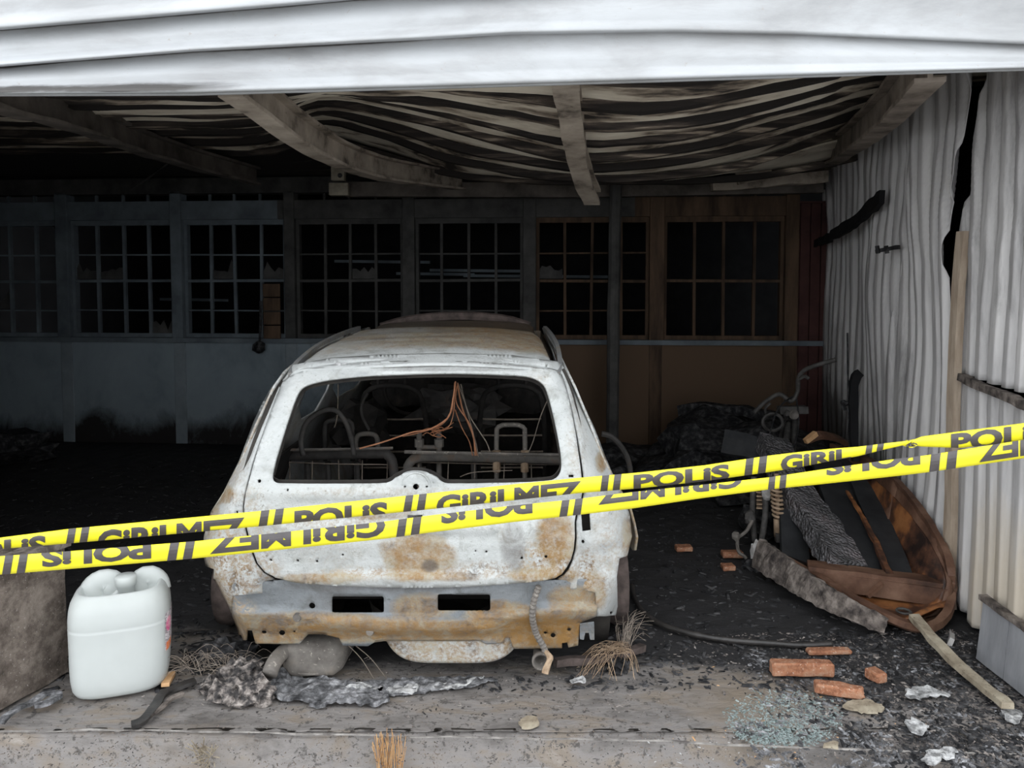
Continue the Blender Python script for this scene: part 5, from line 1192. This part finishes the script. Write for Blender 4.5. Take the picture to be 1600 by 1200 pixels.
for i, (q, lab) in enumerate((([(525,1082),(545,1072),(590,1070),(602,1078),(570,1085)],'white ash flake on the grey bumper skin'), ([(600,1080),(625,1070),(660,1072),(650,1084),(615,1087)],'white ash flake just right of the bumper skin'), ([(672,1078),(700,1070),(740,1062),(765,1058),(735,1070),(700,1080)],'long white ash flake under the spare wheel well'), ([(892,1070),(900,1062),(914,1064),(916,1074),(905,1069)],'small white scrap in front of the bumper strut'), ([(1170,882),(1190,880),(1200,886),(1180,890)],'pale flake below the motorcycle'), ([(1195,885),(1208,883),(1212,889),(1200,892)],'round pale flake below the motorcycle casing'), ([(1410,1085),(1440,1072),(1470,1080),(1490,1090),(1450,1090),(1425,1098)],'large white ash patch between the bricks and the stick'), ([(1412,1130),(1435,1125),(1455,1140),(1440,1152),(1420,1142)],'white ash patch near the threshold'), ([(1440,1190),(1470,1170),(1500,1172),(1485,1190),(1450,1200)],'crumpled white ash at the threshold edge'), ([(1560,1110),(1590,1105),(1600,1130),(1580,1135)],'white ash beside the lower end of the stick'))):
    flat('ash_flake', q, 'ash', lab, 'ash', 0.008, 0.006, 0.02, i+10, 'white ash flakes')
flat('tan_rag', [(1310,1102),(1345,1092),(1390,1105),(1375,1115),(1335,1112)], 'stick', 'tan scrap lying in front of the slanting brick', 'scrap', 0.006, 0.008, 0.012, 31)
flat('tan_rag', [(808,1128),(830,1118),(843,1125),(838,1137),(815,1140)], 'stick', 'pale tan chip on the threshold in front of the car', 'scrap', 0.004, 0.01, 0.01, 32)
flat('tan_rag', [(1285,1165),(1300,1158),(1318,1163),(1305,1172)], 'stick', 'pale tan chip at the edge of the green glass crumbs', 'scrap', 0.004, 0.008, 0.01, 33)
# strap and orange chip by the can
stp = [G(x, y, 0.012) for x, y in ((205,1133),(222,1126),(238,1108),(248,1090),(262,1078),(285,1070),(306,1064))]
obj('burnt_strap', rough(sweep(resample(stp, 30), rect(0.035, 0.012)), 0.010, 14), MAT['hose'], label='black burnt strap trailing from the jerrycan to the debris', cat='strap')
stp = [G(x, y, 0.012) for x, y in ((232,1120),(250,1106),(268,1092),(285,1084))]
obj('burnt_strap', rough(sweep(resample(stp, 20), rect(0.02, 0.01)), 0.008, 14), MAT['ashwood'], label='thin grey-brown burnt strap beside the black one', cat='strap')
timber('orange_chip', [G(258,1070,0.012), P(268,1052,3.0)], 0.03, 0.015, 'rawwood', 'orange wood chip behind the foot of the jerrycan', 0.003, 14, 6, cat='wood chip')
tw = [G(x, y, 0.02) for x, y in ((0,1130),(30,1108),(50,1098),(75,1085),(92,1085),(80,1098),(55,1105))]
obj('twisted_strip', rough(sweep(resample(tw, 40), rect(0.03,0.01)), 0.014, 14), MAT['ashgrey'], label='twisted ash-grey strip at the foot of the concrete stub', cat='strip')
# charred branch and tyre wires
timber('charred_branch', [P(868,1035,2.98), G(930,1030,0.03), G(985,1018,0.035), G(1005,1012,0.02)], 0.03, 0.028, 'tyre', 'charred stick under the right rear corner of the car', 0.006, 12, 20, cat='stick')
def wires_bundle(name, n, fn, mm, lab, cat, r=0.0010):
    gs = []
    for i in range(n): gs.append(sweep(resample(fn(i), 9), circ(r, 3)))
    obj(name, join(*gs), MAT[mm], label=lab, cat=cat, kind='stuff')
def w1(i):
    a = G(962+R.uniform(-16,22), 1012+R.uniform(-10,10), 0.05+R.uniform(0,0.05)); e = G(945+R.uniform(-45,55), 1050+R.uniform(-25,14), 0.005)
    return [a, a.lerp(e, 0.5)+Vector((R.uniform(-.03,.03), 0, 0.04)), e]
wires_bundle('tyre_wire_bundle', 75, w1, 'spring', 'fan of rusty tyre wires spilling out under the right rear corner', 'wire bundle')
def w2(i):
    a = G(975+R.uniform(-10,10), 1020+R.uniform(-6,6), 0.01); e = a+Vector((R.uniform(-0.02,0.14), R.uniform(0,0.25), R.uniform(0.02,0.12)))
    return [a, a.lerp(e, 0.5)+Vector((R.uniform(-.03,.03), 0, 0.05)), e]
wires_bundle('tyre_wire_bundle', 40, w2, 'wire', 'upright curl of grey tyre wires beside the right rear wheel', 'wire bundle')
def w3(i):
    a = G(330+R.uniform(-50,60), 1042+R.uniform(-14,12), 0.03); e = a+Vector((R.uniform(-0.16,0.16), R.uniform(-0.08,0.08), R.uniform(-0.02,0.05)))
    return [a, a.lerp(e, 0.5)+Vector((0, 0, R.uniform(0.0,0.06))), e]
wires_bundle('tyre_wire_bundle', 90, w3, 'wire', 'matted grey tyre wires under the left rear wheel', 'wire bundle')
def w4(i):
    a = Vector((-0.43+R.uniform(-0.035,0.045), 2.585+R.uniform(-0.02,0.01), -0.14)); e = a+Vector((R.uniform(-0.03,0.03), R.uniform(-0.03,0.0), R.uniform(0.10,0.17)))
    return [a, a.lerp(e, 0.6), e]
wires_bundle('dry_grass_tuft', 60, w4, 'dry', 'dry orange grass tuft growing at the foot of the threshold', 'grass', 0.0012)
def w5(i):
    a = Vector((-1.07+R.uniform(-0.03,0.03), 2.60, -0.10+R.uniform(-0.03,0.05))); e = a+Vector((R.uniform(-0.04,0.04), R.uniform(-0.04,-0.005), R.uniform(-0.02,0.07)))
    return [a, a.lerp(e, 0.6), e]
wires_bundle('dry_grass_tuft', 40, w5, 'stick', 'pale dead weed sprouting from the threshold edge', 'grass', 0.0022)

# scattered chips: uncountable
def chips(name, n, mm, lab, region, smin, smax, seed, flatk=0.35, cat='debris'):
    q = random.Random(seed); v, f = [], []
    for _ in range(n):
        for __ in range(20):
            x, y, ok = region(q)
            if ok: break
        s = smin+(smax-smin)*q.random()**2.5; a = q.uniform(0, 6.28); z0 = floor_z(x, y)-0.002
        c, sn = math.cos(a), math.sin(a); L = s*q.uniform(0.6, 2.0); h = s*flatk*q.uniform(0.4, 1.5)
        tl = q.uniform(-0.5, 0.5)
        n0 = len(v)
        for (ax, ay, az) in ((-L,-s*.5,0),(L*q.uniform(.5,1),-s*.4,0),(L*.7,s*.5,0),(-L*q.uniform(.4,1),s*.4,0),(-L*.6,-s*.3,h),(L*.6,-s*.2,h*q.uniform(.3,1.2)),(L*.5,s*.3,h),(-L*.4,s*.3,h*q.uniform(.3,1.2))):
            v.append((x+ax*c-ay*sn, y+ax*sn+ay*c, z0+az+max(0, tl*ax)))
        f += [tuple(n0+i for i in t) for t in ((4,5,6,7),(0,1,5,4),(1,2,6,5),(2,3,7,6),(3,0,4,7))]
    return obj(name, (v, f), MAT[mm], label=lab, cat=cat, kind='stuff')
def pxreg(x0, x1, y0, y1, keep=None):
    def fn(q):
        px, py = q.uniform(x0, x1), q.uniform(y0, y1); p = G(px, py)
        return p.x, p.y, (keep is None or keep(px, py, p, q))
    return fn
oncar = lambda p: abs(p.x-XC) < 0.7 and p.y > 3.0
chips('charcoal_chips', 9000, 'char', 'black charcoal crumbs strewn over the garage floor', pxreg(-100, 1560, 705, 1075, lambda a, b_, p, q: not oncar(p) and p.y < 7.05 and p.x < XW(p.y)-0.12), 0.004, 0.022, 1)
chips('charcoal_chips', 11000, 'debris', 'mixed grey and black rubble crumbs in front of the boat', pxreg(1000, 1600, 985, 1180, lambda a, b_, p, q: (a-1000)/600+(1180-b_)/330 > 0.50+0.55*q.random()), 0.002, 0.011, 2)
chips('grey_crumbs', 3500, 'debris', 'grey crumbs along the front of the car', pxreg(120, 1050, 1020, 1120, lambda a, b_, p, q: b_ < 1075+40*q.random() or a > 380), 0.002, 0.008, 3)
chips('ash_crumbs', 700, 'ash', 'tiny white ash specks on the rubble right of the car', pxreg(1000, 1600, 840, 1190, lambda a, b_, p, q: p.x < XW(p.y)-0.12), 0.0015, 0.005, 4)
chips('glass_crumbs', 3800, 'glass', 'greenish safety glass crumbs heaped on the threshold', pxreg(1130, 1320, 1060, 1165, lambda a, b_, p, q: abs((a-1225)/95)**2+abs((b_-1118)/46)**2 < 0.6+0.5*q.random()), 0.002, 0.007, 5, 0.7)
chips('wood_splinters', 90, 'rawwood', 'pale wood splinters scattered around the bricks', pxreg(1050, 1580, 1020, 1180), 0.002, 0.007, 6, 0.3)
chips('charcoal_chips', 5000, 'char', 'black scales of char in the lower right corner', pxreg(1180, 1600, 985, 1195, lambda a, b_, p, q: (a-1180)/420+(1195-b_)/420+0.45*nz((a/40, b_/25, 0), 1.0) > 0.35+0.75*q.random()), 0.003, 0.016, 8, 0.4)

chips('grey_crumbs', 3000, 'ashgrey', 'ash-grey crumbs mixed into the rubble by the stick', pxreg(1150, 1600, 1000, 1195, lambda a, b_, p, q: nz((a/45, b_/22, 4), 1.0) > -0.1+0.5*q.random()), 0.002, 0.013, 21, 0.5)
chips('concrete_grit', 7000, 'concrete', 'fine concrete grit on the threshold slab', pxreg(-40, 1640, 1060, 1195, lambda a, b_, p, q: nz((a/80, b_/14, 7), 1.0) > -0.35+0.8*q.random()), 0.0008, 0.0042, 22, 0.6)
chips('soot_grit', 3500, 'char', 'fine soot grit on the threshold slab', pxreg(-40, 1640, 1040, 1195, lambda a, b_, p, q: nz((a/110, b_/16, 12), 1.0) > -0.2+0.7*q.random()), 0.0006, 0.0036, 23, 0.4)
